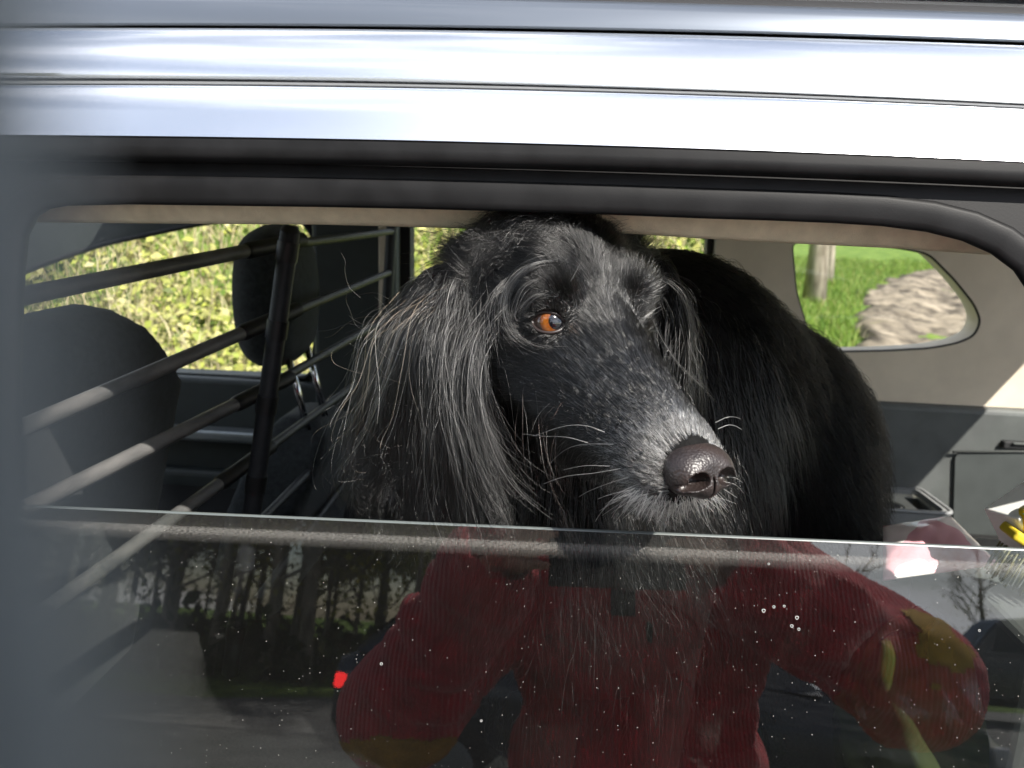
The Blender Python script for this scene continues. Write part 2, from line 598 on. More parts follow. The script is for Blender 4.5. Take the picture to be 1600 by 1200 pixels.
def island_mat(name, cols, rough=0.6, trans=0.3):
    mt = bpy.data.materials.new(name)
    mt.use_nodes = True
    N, L = mt.node_tree.nodes, mt.node_tree.links
    bs = N['Principled BSDF']
    ge = N.new('ShaderNodeNewGeometry')
    rp = N.new('ShaderNodeValToRGB')
    rp.color_ramp.interpolation = 'LINEAR'
    e = rp.color_ramp.elements
    e[0].color = (*cols[0], 1); e[0].position = 0
    e[1].color = (*cols[-1], 1); e[1].position = 1
    for i, c in enumerate(cols[1:-1]):
        qq = e.new((i + 1) / (len(cols) - 1)); qq.color = (*c, 1)
    L.new(ge.outputs['Random Per Island'], rp.inputs[0])
    L.new(rp.outputs[0], bs.inputs['Base Color'])
    bs.inputs['Roughness'].default_value = rough
    bs.inputs['Specular IOR Level'].default_value = 0.3
    tl = N.new('ShaderNodeBsdfTranslucent')
    L.new(rp.outputs[0], tl.inputs[0])
    mx = N.new('ShaderNodeMixShader'); mx.inputs[0].default_value = trans
    L.new(bs.outputs[0], mx.inputs[1]); L.new(tl.outputs[0], mx.inputs[2])
    L.new(mx.outputs[0], N['Material Output'].inputs[0])
    return mt

M['leaf'] = island_mat('bramble_leaf', [(0.16, 0.20, 0.04), (0.40, 0.43, 0.08), (0.22, 0.27, 0.06), (0.52, 0.48, 0.18), (0.08, 0.11, 0.03), (0.48, 0.48, 0.12), (0.58, 0.52, 0.30)])
M['straw'] = island_mat('dry_stalk', [(0.42, 0.36, 0.20), (0.30, 0.24, 0.13), (0.5, 0.45, 0.28), (0.22, 0.18, 0.10)], trans=0.15)
M['blade'] = island_mat('grass_blade', [(0.05, 0.11, 0.012), (0.12, 0.21, 0.025), (0.20, 0.28, 0.05), (0.08, 0.15, 0.018), (0.28, 0.27, 0.09)])

def leaves(name, centers, sizes, normals, mt, parent=None, elong=1.35):
    n = len(centers)
    a = RNG.normal(size=(n, 3))
    a -= normals * (a * normals).sum(1, keepdims=True)
    a /= np.linalg.norm(a, axis=1, keepdims=True) + 1e-9
    b = np.cross(normals, a)
    s = sizes[:, None]
    p0 = centers - a * s * elong * 0.5
    p2 = centers + a * s * elong * 0.5
    p1 = centers + b * s * 0.45 + normals * s * 0.12
    p3 = centers - b * s * 0.45 + normals * s * 0.12
    V = np.stack([p0, p1, p2, p3], 1).reshape(-1, 3)
    F = np.arange(4 * n).reshape(n, 4)
    return np_mesh(name, V, F, mt, parent, smooth=False)

def blades(name, roots, hgt, lean, width, mt, parent=None):
    n = len(roots)
    an = RNG.uniform(0, 2 * math.pi, n)
    side = np.stack([np.cos(an), np.sin(an), 0 * an], 1) * width[:, None]
    d = np.stack([RNG.normal(0, 1, n), RNG.normal(0, 1, n), 0 * an], 1) * (lean * hgt)[:, None]
    up = np.stack([0 * an, 0 * an, hgt], 1)
    mid = roots + up * 0.6 + d * 0.35
    tip = roots + up + d
    V = np.stack([roots - side, roots + side, mid + side * 0.7, mid - side * 0.7, tip], 1).reshape(-1, 3)
    b = np.arange(n) * 5
    F = np.concatenate([np.stack([b, b + 1, b + 2, b + 3], 1), np.stack([b + 3, b + 2, b + 4, b + 4], 1)])
    me = bpy.data.meshes.new(name)
    me.from_pydata(V.tolist(), [], [tuple(f) if f[2] != f[3] else tuple(f[:3]) for f in F.tolist()])
    return link(name, me, mt, parent)

n = 140000
bx = RNG.uniform(-9.5, 2.6, n); by = 4.6 + 5.6 * RNG.uniform(0, 1, n) ** 1.1
# bramble grows in patches
pat = wav(bx * 1.6, by * 1.9, 1.0) + 0.5 * wav(bx, by, 4.0) + RNG.normal(0, 0.45, n)
keep = (pat > 0.0) & (bx < 0.185 * by - .1)
bx, by = bx[keep], by[keep]
bz = ground_h(bx, by) + np.abs(RNG.normal(0.05, 0.07, len(bx)))
nn = RNG.normal(0, 0.45, (len(bx), 3)) + np.array([0.1, -0.35, 0.8])
nn /= np.linalg.norm(nn, axis=1, keepdims=True)
o = leaves('bramble_leaves', np.stack([bx, by, bz], 1), 0.018 + 0.065 * RNG.uniform(0, 1, len(bx)) ** 2.2, nn, M['leaf'])
tag(o, 'yellow green bramble and ivy leaves covering the sunlit bank beyond the car', 'undergrowth', kind='stuff')
n = 45000
bx = RNG.uniform(-9.5, 2.4, n); by = 4.5 + 5.9 * RNG.uniform(0, 1, n)
pat = wav(bx * 1.6, by * 1.9, 1.0) + RNG.normal(0, 0.5, n)
keep = (pat < 0.35) & (bx < 0.185 * by - .1)
bx, by = bx[keep], by[keep]
o = blades('dry_grass', np.stack([bx, by, ground_h(bx, by) - 0.01], 1), RNG.uniform(0.10, 0.38, len(bx)), RNG.uniform(0.2, 0.9, len(bx)), RNG.uniform(0.003, 0.008, len(bx)), M['straw'])
tag(o, 'pale dry grass stalks between the brambles on the bank', 'grass', kind='stuff')
n = 60000
bx = RNG.uniform(1.4, 11, n); by = RNG.uniform(4.6, 26, n)
keep = (~in_poly(bx, by, poly)) & (np.abs(bx / by - 0.36) < 0.2)
bx, by = bx[keep], by[keep]
o = blades('grass', np.stack([bx, by, ground_h(bx, by) - 0.01], 1), RNG.uniform(0.06, 0.20, len(bx)) * (1 + .5 * wav(bx, by, 2.0)), RNG.uniform(0.2, 0.8, len(bx)), RNG.uniform(0.005, 0.012, len(bx)), M['blade'])
tag(o, 'bright green grass around the muddy track', 'grass', kind='stuff')

# ------------------------------------------------------------------ trees
M['bark'] = mat('bark', (0.34, 0.30, 0.24), rough=0.95, spec=0.1, color2=(0.13, 0.11, 0.085), vscale=9, detail=8, bump=1.0, bscale=30, stretch=(1, 1, .25))
M['crown'] = island_mat('spring_leaf', [(0.20, 0.20, 0.03), (0.34, 0.32, 0.05), (0.14, 0.16, 0.025), (0.42, 0.36, 0.07)])

def tree_meshes(seed, height, r0, leafy, first=0.3, nleaf=900):
    rg = random.Random(seed)
    b = MB()
    pts, rad = [], []
    x = y = 0
    for k in range(9):
        t = k / 8
        x += rg.uniform(-1, 1) * 0.035 * height * 0.25; y += rg.uniform(-1, 1) * 0.035 * height * 0.25
        if k == 0: x = y = 0
        pts.append(Vector((x, y, t * height - (0.25 if k == 0 else 0)))); rad.append(r0 * (1.25 if k == 0 else 1) * (1 - 0.86 * t))
    b.tube(pts, rad, 9)
    tips = []
    def limb(p, d, L, r, depth):
        q = [p]
        dd = d.copy()
        for i in range(4):
            dd = (dd + Vector((rg.uniform(-.3, .3), rg.uniform(-.3, .3), rg.uniform(-.05, .28)))).normalized()
            q.append(q[-1] + dd * L / 4)
        b.tube(q, [r, r * .8, r * .6, r * .4, r * .16], 5, caps=False)
        tips.extend(q[2:])
        if depth:
            for i in (2, 3, 4):
                for _ in range(2):
                    nd = (dd + Vector((rg.uniform(-1, 1), rg.uniform(-1, 1), rg.uniform(-.3, .6)))).normalized()
                    limb(q[i], nd, L * rg.uniform(.4, .62), r * .42, depth - 1)
    for k in range(15):
        t = rg.uniform(first, 0.97)
        i = int(t * 8); f = t * 8 - i
        p = pts[i].lerp(pts[min(i + 1, 8)], f)
        a = rg.uniform(0, 2 * math.pi)
        limb(p, Vector((math.cos(a), math.sin(a), rg.uniform(0.15, 0.8))).normalized(), height * rg.uniform(.14, .27) * (1.25 - .6 * t), r0 * (1 - .8 * t) * .5, 2)
    me = bpy.data.meshes.new('trunk')
    me.from_pydata(b.v, [], b.f)
    me.polygons.foreach_set('use_smooth', [True] * len(me.polygons))
    me.materials.append(M['bark'])
    cm = None
    if leafy:
        T = np.array([tuple(t) for t in tips])
        n = nleaf
        c = T[RNG.integers(0, len(T), n)] + RNG.normal(0, 0.028 * height, (n, 3))
        nn = RNG.normal(size=(n, 3)); nn /= np.linalg.norm(nn, axis=1, keepdims=True)
        oo = leaves('tmp', c, RNG.uniform(0.05, 0.14, n) * (height / 9), nn, M['crown'])
        cm = oo.data
        bpy.data.objects.remove(oo)
    return me, cm

def plant_tree(name, meshes, loc, rz, sc, label, group=None):
    e = empty(name, loc)
    e.rotation_euler.z = rz
    e.scale = (sc, sc, sc)
    tag(e, label, 'tree', group)
    t = bpy.data.objects.new('trunk', meshes[0]); COL.objects.link(t); t.parent = e
    if meshes[1] is not None:
        c = bpy.data.objects.new('crown', meshes[1]); COL.objects.link(c); c.parent = e
    return e

bare = tree_meshes(3, 9.0, 0.17, True, first=0.42, nleaf=1500)
p = atz(1272, 472, 0)
plant_tree('tree', bare, (p.x, p.y, 0), 0.4, 1.0, 'pale barked tree trunk seen through the small rear side window')
p = atz(1293, 440, 0)
plant_tree('tree', tree_meshes(5, 9.0, 0.12, True, first=0.45, nleaf=1200), (p.x, p.y, 0), 1.0, 1.0, 'thinner tree trunk half hidden behind the pale barked one')

woods = [tree_meshes(20 + i, 9.0, 0.065 + 0.018 * i, True, first=0.16, nleaf=6000) for i in range(4)]
k = 0
for row, yy in enumerate((-14.0, -17.0, -21.0, -26)):
    for i in range(14):
        xx = -17.5 + i * 1.2 + random.uniform(-.6, .6) + row * 0.6
        if xx > -1.2: continue
        plant_tree('woodland_tree', woods[k % 4], (xx, yy + random.uniform(-.9, .9), 0), random.uniform(0, 6.28), random.uniform(.85, 1.25),
                   'slender woodland tree with young leaves mirrored in the lowered window', 'trees of the wood mirrored in the glass')
        k += 1
bare2 = tree_meshes(41, 9.0, 0.2, False, first=0.12)
plant_tree('bare_tree', bare2, (7.0, -26, 0), 2.0, 1.0, 'bare branched tree mirrored against the clouds in the lowered window')
plant_tree('bare_tree', tree_meshes(44, 8.0, 0.15, True, first=0.1, nleaf=500), (14.5, -29, 0), 0.7, .8, 'small sparse tree mirrored beyond the parked dark estate car')
n = 14000
bx = RNG.uniform(-19, -1.5, n); by = RNG.uniform(-25, -13.0, n); bz = RNG.uniform(1.2, 4.6, n)
kp = wav(bx * 2.2, bz * 2.6) + .6 * wav(by * 2, bx * 3) > -.1 + .35 * smooth(2.6, 1.4, bz)
bx, by, bz = bx[kp], by[kp], bz[kp]
o = leaves('spring_foliage', np.stack([bx, by, bz], 1), RNG.uniform(.05, .13, len(bx)), (lambda a: a / np.linalg.norm(a, axis=1, keepdims=True))(RNG.normal(size=(len(bx), 3))), M['crown'])
tag(o, 'yellow green young foliage hanging between the trunks of the mirrored wood', 'foliage', kind='stuff')
# low undergrowth at the wood's edge (mirrored)
n = 7000
bx = RNG.uniform(-20, -2, n); by = RNG.uniform(-28, -13.2, n)
o = leaves('wood_undergrowth', np.stack([bx, by, np.abs(RNG.normal(0, .45, n))], 1), RNG.uniform(.1, .32, n), (lambda a: a / np.linalg.norm(a, axis=1, keepdims=True))(RNG.normal(size=(n, 3))), island_mat('dark_leaf', [(0.03, 0.045, 0.015), (0.06, 0.08, 0.02), (0.09, 0.07, 0.04)]))
tag(o, 'dark undergrowth along the foot of the wood', 'undergrowth', kind='stuff')

# ------------------------------------------------------------------ the car
car = empty('car', (0, 1.15, 0.006))
tag(car, 'silver estate car with its rear side window half lowered and beige interior', 'car')
TILT = R(15)
W0 = at(800, 328, 0.62)                     # the window opening's top edge
def wp(x, w, n=0.0):
    """point on the tilted side of the car: along it (x), up it (w), out of it (n)"""
    return Vector((x, W0.y + w * math.sin(TILT) - n * math.cos(TILT), W0.z + w * math.cos(TILT) + n * math.sin(TILT)))
def to_plane(px, py, n=0.0):
    d = ray(px, py)
    p0 = wp(0, 0, n); nn = Vector((0, -math.cos(TILT), math.sin(TILT)))
    p = C0 + d * ((p0 - C0).dot(nn) / d.dot(nn))
    return p.x, (p - p0).dot(Vector((0, math.sin(TILT), math.cos(TILT))))

op_px = [(12, 1500), (16, 1100), (20, 760), (24, 520), (28, 420), (34, 362), (46, 338), (66, 326), (100, 320), (200, 318), (350, 320), (500, 322), (650, 325), (800, 329),
         (950, 334), (1100, 340), (1200, 343), (1300, 347), (1380, 352), (1450, 361), (1510, 376), (1555, 396), (1590, 422), (1612, 455), (1628, 500), (1638, 560), (1646, 700), (1652, 900), (1660, 1500)]
OPN = [Vector((*to_plane(*p), 0)) for p in op_px]
def offset_line(line, d):
    out = []
    for i, p in enumerate(line):
        t = (line[min(i + 1, len(line) - 1)] - line[max(i - 1, 0)]).normalized()
        out.append(p + Vector((-t.y, t.x, 0)) * d)
    return out
def ring_loft(name, line, prof, mt, parent, sharp=40):
    V, F = [], []
    rings = [offset_line(line, o_) for o_, n_ in prof]
    K = len(line)
    for (o_, n_), rg in zip(prof, rings):
        V += [wp(p.x, p.y, n_) for p in rg]
    for i in range(len(prof) - 1):
        for k in range(K - 1):
            a = i * K + k
            F.append((a, a + 1, a + K + 1, a + K))
    return mesh(name, V, F, mt, parent, True, sharp=sharp)

rear_door = None
seal_prof = [(0.016, -0.03), (0.008, -0.02), (0.002, -0.009), (0.0, -0.003), (0.0012, 0.0), (0.005, 0.0016), (0.012, 0.0030), (0.018, 0.0036), (0.0215, 0.0028), (0.024, -0.004)]
seal_prof = list(reversed(seal_prof))
# the black pillar and header cladding with the opening cut in it
def px_line(pts):
    xs = [p[0] for p in pts]; ys = [p[1] for p in pts]
    def f(x):
        if x <= xs[0]: return ys[0] + (ys[1] - ys[0]) / (xs[1] - xs[0]) * (x - xs[0]) * 0.3
        if x >= xs[-1]: return ys[-1] + (ys[-1] - ys[-2]) / (xs[-1] - xs[-2]) * (x - xs[-1])
        for i in range(len(xs) - 1):
            if x <= xs[i + 1]:
                t = (x - xs[i]) / (xs[i + 1] - xs[i])
                return ys[i] + (ys[i + 1] - ys[i]) * (3 * t * t - 2 * t ** 3 if False else t)
    return f
def smooth_line(pts):
    xs = np.array([p[0] for p in pts]); ys = np.array([p[1] for p in pts])
    c = np.polyfit((xs - 800) / 800, ys, 2)
    return lambda x: float(np.polyval(c, (x - 800) / 800))
L1 = smooth_line([(30, 212), (400, 215), (800, 224), (1200, 237), (1600, 253)])
L2 = smooth_line([(30, 133), (400, 135), (800, 141), (1200, 153), (1600, 171)])
L3 = smooth_line([(30, 121), (400, 124), (800, 131), (1200, 144), (1600, 162)])
L4 = smooth_line([(30, 44), (400, 44), (800, 49), (1200, 58), (1600, 71)])
L5 = smooth_line([(30, 40), (400, 40), (800, 44), (1200, 53), (1600, 66)])
L6 = smooth_line([(30, -14), (400, -10), (800, -2), (1200, 10), (1600, 21)])
XS = [-700, -400, -200, -50] + list(range(0, 1700, 100)) + [1750, 1900, 2150, 2450]
def px_loft(name, rows, mt, parent, sharp=50):
    """rows: (line, Y, dpx): surfaces drawn through picture lines at their own distances"""
    V, F = [], []
    K = len(XS)
    for ln, Y, dp in rows:
        for x in XS:
            V.append(at(x, ln(x) + dp, Y))
    for i in range(len(rows) - 1):
        for k in range(K - 1):
            a = i * K + k
            F.append((a, a + 1, a + K + 1, a + K))
    return mesh(name, V, F, mt, parent, True, sharp=sharp)

M['door_glass_shell'] = M['door_glass']
# outer skin of the rear door below the sill is out of the picture but stands there
SILL = to_plane(800, 1420)[1]
def skin(name, x0, x1, z0, z1, mt, parent):
    V, F = [], []
    nz = 8
    for i in range(nz + 1):
        t = i / nz
        z = z1 + (z0 - z1) * t
        bul = 0.16 * (1 - t) ** 0.5 if False else 0.0
        y = (W0.y + SILL * math.sin(TILT)) - 0.05 * math.sin(t * math.pi * 0.8) - 0.01
        for x in (x0, x1): V.append((x, y, z))
    for i in range(nz): F.append((2 * i, 2 * i + 1, 2 * i + 3, 2 * i + 2))
    return mesh(name, V, F, mt, parent, True)
sill_z = wp(0, SILL).z
XL, XR = OPN[0].x - 0.004, OPN[-1].x + 0.02
rear_door = skin('door', -0.42, 0.66, 0.36, sill_z - 0.004, M['silver'], car)
rear_door['label'] = 'silver rear door with its window half lowered'
ring_loft('window_seal', OPN, seal_prof, M['rubber'], rear_door, sharp=80)
top_w = [to_plane(x, L1(x), 0.0) for x in (-250, 0, 400, 800, 1200, 1600, 1900)]
outer = [(top_w[0][0], SILL)] + [(a, b - 0.0005) for a, b in top_w] + [(top_w[-1][0], SILL)]
hole_line = offset_line(OPN, 0.0205)
hole_line = [p for p in hole_line if p.y > SILL + 0.012]
hole = [(hole_line[0].x, SILL + 0.006)] + [(p.x, p.y) for p in hole_line] + [(hole_line[-1].x, SILL + 0.006)]
fr = holed_panel('window_surround', outer, [hole], lambda x, w, k: wp(x, w, 0.0025 - 0.016 * k), 0, M['rubber'], rear_door)
# the soft lip that runs along the black header
px_loft('header_lip', [(L1, 0.6120, 2), (L1, 0.6105, 14), (L1, 0.6095, 26), (L1, 0.6125, 36), (L1, 0.6190, 40)], M['rubber'], rear_door, sharp=60)
# bright door frame, roof side, rail
px_loft('door_frame', [(L1, 0.6200, 3), (L1, 0.6140, 1.5), (L1, 0.6125, -1), (L1, 0.6140, -8), (L1, 0.6210, -40), (L2, 0.6275, 4), (L2, 0.6310, 0), (L2, 0.6500, 1)], M['silver'], rear_door, sharp=50)
px_loft('gutter_strip', [(L2, 0.6470, 2), (L2, 0.6420, -3), (L2, 0.6435, -6), (L3, 0.6470, 2), (L3, 0.6550, -2)], mat('gutter', (.16, .165, .17), rough=.4, metallic=.4), car, sharp=40)
px_loft('roof_side', [(L3, 0.6520, 3), (L3, 0.6435, 1), (L3, 0.6420, -2), (L3, 0.6425, -8), (L3, 0.6500, -40), (L4, 0.6640, 12), (L4, 0.6710, 4), (L4, 0.6770, 0), (L4, 0.6950, 0.5)], M['silver'], car, sharp=60)
px_loft('roof_rail', [(L5, 0.7100, 1.5), (L5, 0.6880, 0), (L5, 0.6860, -4), (L5, 0.6870, -12), (L6, 0.6910, 14), (L6, 0.6940, 6), (L6, 0.7000, 1), (L6, 0.7200, -1)], M['rail'], car, sharp=60)
px_loft('roof_edge', [(L6, 0.735, -7), (L6, 0.738, -10), (L6, 0.75, -16), (L6, 0.78, -26), (L6, 0.85, -44), (L6, 0.95, -60)], M['silver'], car)
px_loft('roof_seam', [(L4, 0.715, 14), (L4, 0.716, 0), (L5, 0.715, -14)], M['rubber_dark'], car)
px_loft('roof_gasket', [(L6, 0.7250, 3), (L6, 0.7100, 0), (L6, 0.7120, -3), (L6, 0.7200, -8), (L6, 0.7400, -10)], M['rubber_dark'], car)
rz = at(800, -12, 0.74).z
V, F = [], []
for i in range(13):
    t = i / 12
    for k, x in enumerate(np.linspace(-1.0, 1.29, 10)):
        xx = (x - 0.2)
        V.append((x, 0.725 + 1.14 * t, rz + 0.028 + 0.045 * math.sin(math.pi * t) - 0.03 * xx * xx))
for i in range(12):
    for k in range(9):
        a = i * 10 + k
        F.append((a, a + 1, a + 11, a + 10))
mesh('roof', V, F, M['silver'], car)
V2 = [(x, y, z - 0.085) for x, y, z in V]
mesh('headliner', V2, [f[::-1] for f in F], M['headliner'], car)
# beige roll of trim behind the door opening
OE = smooth_line([(100, 318), (400, 321), (800, 329), (1100, 340), (1300, 346)])
BE = px_line([(-300, 349), (45, 347), (200, 349), (500, 351), (730, 357), (1000, 366), (1100, 373), (1230, 380), (1400, 388), (1600, 402)])
px_loft('headliner_edge', [(OE, 0.655, -45), (OE, 0.66, -12), (OE, 0.664, 3), (OE, 0.667, 12), (BE, 0.670, -6), (BE, 0.674, -1.5), (BE, 0.681, 0), (BE, 0.70, -4), (BE, 0.72, -40)], M['headliner'], car, sharp=70)

# the lowered pane
g_off = -0.012
A2, B2 = to_plane(60, 790, g_off), to_plane(1600, 857, g_off)
slope = (B2[1] - A2[1]) / (B2[0] - A2[0])
gA = wp(-0.52, A2[1] + slope * (-0.52 - A2[0]), g_off)
gB = wp(0.60, A2[1] + slope * (0.60 - A2[0]), g_off)
ex = (gB - gA).normalized()
upv = Vector((0, math.sin(TILT), math.cos(TILT)))
ez = (upv - ex * upv.dot(ex)).normalized()
ey = ez.cross(ex)
GM = Matrix((ex, ey, ez)).transposed().to_4x4()
GM.translation = (gA + gB) / 2
gw = (gB - gA).length
th = 0.0042
H = 0.30
V, F = [], []
nx_, nz_ = 16, 14
# the pane is very slightly barrelled, as side glass is
def gy(z): return 0.0
for side in (0, 1):
    for j in range(nz_ + 1):
        z = -0.0016 - (H - 0.0016) * j / nz_
        for i in range(nx_ + 1):
            x = -gw / 2 + gw * i / nx_
            V.append((x, (th if side else 0.0) + gy(z), z))
S = (nx_ + 1) * (nz_ + 1)
for side in (0, 1):
    for j in range(nz_):
        for i in range(nx_):
            a = side * S + j * (nx_ + 1) + i
            q = (a, a + nx_ + 1, a + nx_ + 2, a + 1)
            F.append(q if side == 0 else q[::-1])
me = bpy.data.meshes.new('window_glass'); me.from_pydata(V, [], F)
glass = link('window_glass', me, M['door_glass'], rear_door, GM)
me.materials.append(M['door_glass_inner'])
for i_, p_ in enumerate(me.polygons): p_.material_index = 0 if i_ < nx_ * nz_ else 1
glass['label'] = 'lowered dusty window pane with a scuffed band along its top'
PINV[glass.name] = GM.inverted()
me_rows = [(0.0, -0.0017), (0.0003, -0.0006), (0.0012, 0.0), (th - 0.0012, 0.0), (th - 0.0003, -0.0006), (th, -0.0017)]
V, F = [], []
for y, z in me_rows:
    for i in range(2):
        V.append(GM @ Vector((-gw / 2 + gw * i, y, z)))
for k in range(len(me_rows) - 1):
    F.append((2 * k, 2 * k + 2, 2 * k + 3, 2 * k + 1))
mesh('pane_edge', V, F, M['glass_edge'], glass)
# dried water spots: tiny raised rings
M['spot'] = mat('water_spot', (0.5, 0.5, 0.48), rough=0.8)
for px, py, r in ((1193, 954, 2.6), (1209, 948, 2.0), (1225, 947, 1.8), (1245, 965, 2.6), (1237, 978, 2.3), (1248, 983, 2.0), (1201, 881, 1.6), (1530, 985, 1.7), (596, 1037, 2.0), (752, 1126, 1.7)):
    x, w = to_plane(px, py, g_off)
    c = wp(x, w, g_off + 0.0004)
    rr = r / FPX * 0.5 * 1.1
    b = MB()
    ring = [c + (ex * math.cos(a) + ez * math.sin(a)) * rr * (1 + .08 * math.sin(3 * a)) for a in np.linspace(0, 2 * math.pi, 17)]
    b.tube(ring, rr * 0.17, 5, caps=False)
    b.build('water_spot', M['spot'], glass)

# ---------------- far side of the cabin
FY = 1.90
def fpt(px, py, Y=FY):
    p = at(px, py, Y)
    return (p.x, p.z)
def far_panel(name, outer, holes, y0, y1, mt, parent=car):
    return holed_panel(name, outer, holes, lambda x, z, k: Vector((x, y0 + (y1 - y0) * k, z)), 0, mt, parent)
zc = 1.66
front_win = round_poly([fpt(-330, 596), fpt(150, 593), fpt(488, 590), fpt(500, 470), fpt(492, 372), fpt(474, 344), fpt(420, 334), fpt(300, 352), fpt(160, 382), fpt(60, 415), fpt(-150, 500)], 0.03, 4)
bl, br = fpt(-420, 600)[0], fpt(622, 600)[0]
zl = fpt(400, 591)[1]
far_panel('window_frame', [(bl, zl - 0.004), (br, zl - 0.004), (br, zc), (bl, zc)], [[(x, max(z, zl + 0.002)) for x, z in front_win]], FY, FY + 0.05, M['door_trim'])
b = MB(); b.tube([Vector((x, FY - 0.004, z)) for x, z in front_win] + [Vector((front_win[0][0], FY - 0.004, front_win[0][1]))], 0.006, 8, caps=False)
b.build('window_gasket', M['rubber_dark'], car)
# far central pillar, two-tone
b = MB(); p0, p1 = fpt(505, 700), fpt(628, 300)
b.box(((p0[0] + p1[0]) / 2, FY - 0.035, 1.3), (p1[0] - p0[0], 0.05, 0.78))
b.build('centre_pillar', M['door_trim'], car, smooth=False, bevel=0.015)
b = MB(); x_ = fpt(610, 400)[0]
b.box((x_, FY - 0.066, 1.42), (0.022, 0.012, 0.3))
b.build('pillar_trim', M['beige_trim'], car, smooth=False, bevel=0.004)
# far rear door frame: a thin black frame round its window
rx0, rx1 = fpt(630, 600)[0], fpt(1096, 600)[0]
hx0, hx1 = fpt(640, 600)[0], fpt(1086, 600)[0]
far_panel('window_frame', [(rx0 - 0.008, zl - 0.002), (rx1, zl - 0.002), (rx1, zc), (rx0 - 0.008, zc)], [round_poly([(hx0, zl + 0.01), (hx1 + 0.012, zl + 0.01), (hx1 - 0.004, zc - 0.05), (hx0, zc - 0.05)], 0.02, 4)], FY + 0.002, FY + 0.05, M['rubber_dark'])
# quarter panel with its rounded window
qw = round_poly([fpt(*p) for p in ((1233, 376), (1300, 379), (1390, 384), (1446, 394), (1486, 434), (1518, 474), (1528, 500), (1518, 523), (1492, 535), (1450, 543), (1380, 547), (1284, 549), (1258, 515), (1240, 455))], 0.022, 5)
zt = fpt(1450, 628)[1]
far_panel('side_trim', [(rx1 + 0.002, zt + 0.001), (1.75, zt + 0.001), (1.75, zc), (rx1 + 0.002, zc)], [qw], FY - 0.02, FY + 0.05, M['beige_trim'])
b = MB(); b.tube([Vector((x, FY - 0.016, z)) for x, z in qw] + [Vector((qw[0][0], FY - 0.016, qw[0][1]))], 0.004, 8, caps=False)
b.build('window_gasket', M['rubber_dark'], car)
for nm, x0_, x1_, y_ in (('side_pane', bl, br - 0.05, FY + 0.03), ('side_pane', rx0 + 0.003, rx1 - 0.003, FY + 0.03), ('side_pane', rx1 + 0.02, 1.2, FY + 0.03)):
    mesh(nm, [(x0_, y_, zl - 0.02), (x1_, y_, zl - 0.02), (x1_, y_, zc - 0.002), (x0_, y_, zc - 0.002)], [(0, 1, 2, 3)], M['pane'], car, smooth=False)
# lower door cards
def card(name, x0, x1, z0, z1, y0, mt):
    b = MB(); b.box(((x0 + x1) / 2, y0 + 0.03, (z0 + z1) / 2), (x1 - x0, 0.06, z1 - z0))
    return b.build(name, mt, car, smooth=False, bevel=0.012)
dc = card('door_card', bl, br - 0.004, 0.4, zl, FY - 0.03, M['door_trim'])
b = MB(); p0, p1 = at(60, 660, 1.83), at(425, 684, 1.83)
b.box(((p0.x + p1.x) / 2, 1.845, (p0.z + p1.z) / 2 - 0.006), (p1.x - p0.x, 0.05, 0.030))
b.build('door_pull', M['satin'], dc, smooth=False, bevel=0.01)
b = MB(); p0 = at(330, 655, 1.85)
b.box((p0.x - 0.05, 1.853, zl - 0.30), (0.55, 0.04, 0.14)); b.build('door_pocket', M['door_trim'], dc, smooth=False, bevel=0.015)
p0 = at(265, 770, 1.82)
b = MB(); b.tube([(p0.x, 1.872, p0.z - 0.06), (p0.x, 1.85, p0.z - 0.06)], [0.085, 0.08], 28); b.build('speaker_grille', mat('speaker', (.13, .13, .11), rough=.6), dc, sharp=40)
card('door_card', br + 0.003, rx1 - 0.003, 0.4, zl - 0.003, FY - 0.025, M['door_trim'])
lower = card('lower_trim', rx1 + 0.003, 1.74, 0.4, zt, FY - 0.045, M['grey_trim'])
b = MB(); b.box((0.05, FY + 0.075, (0.36 + zl - 0.012) / 2), (3.2, 0.06, zl - 0.012 - 0.36)); b.build('outer_skin', M['silver'], car, smooth=False, bevel=0.02)
# storage hatch and latch in the lower trim
hp = [fpt(*p, FY - 0.047) for p in ((1487, 842), (1491, 712), (1500, 706), (1790, 704), (1800, 842))]
holed_panel('storage_lid', round_poly(hp, 0.02, 5), [], lambda x, z, k: Vector((x, FY - 0.053 + 0.012 * k, z)), 0, mat('lid_plastic', (.045, .05, .049), rough=.5, var=.08, vscale=20, bump=.2, bscale=800), lower)
b = MB(); a = fpt(1487, 705, 1.85); b2 = fpt(1800, 703, 1.85)
b.tube([Vector((a[0], FY - 0.055, a[1])), Vector((b2[0], FY - 0.055, b2[1]))], 0.003, 8); b.build('lid_edge', M['grey_trim'], lower)
b = MB(); p0 = at(1592, 695, 1.85)
b.box((p0.x, FY - 0.05, p0.z), (0.075, 0.02, 0.017)); b.build('latch', M['rubber_dark'], lower, smooth=False, bevel=0.003)
b = MB(); b.box((p0.x, FY - 0.062, p0.z + 0.006), (0.04, 0.008, 0.004)); b.build('latch_tongue', M['grey_trim'], lower, smooth=False, bevel=0.001)
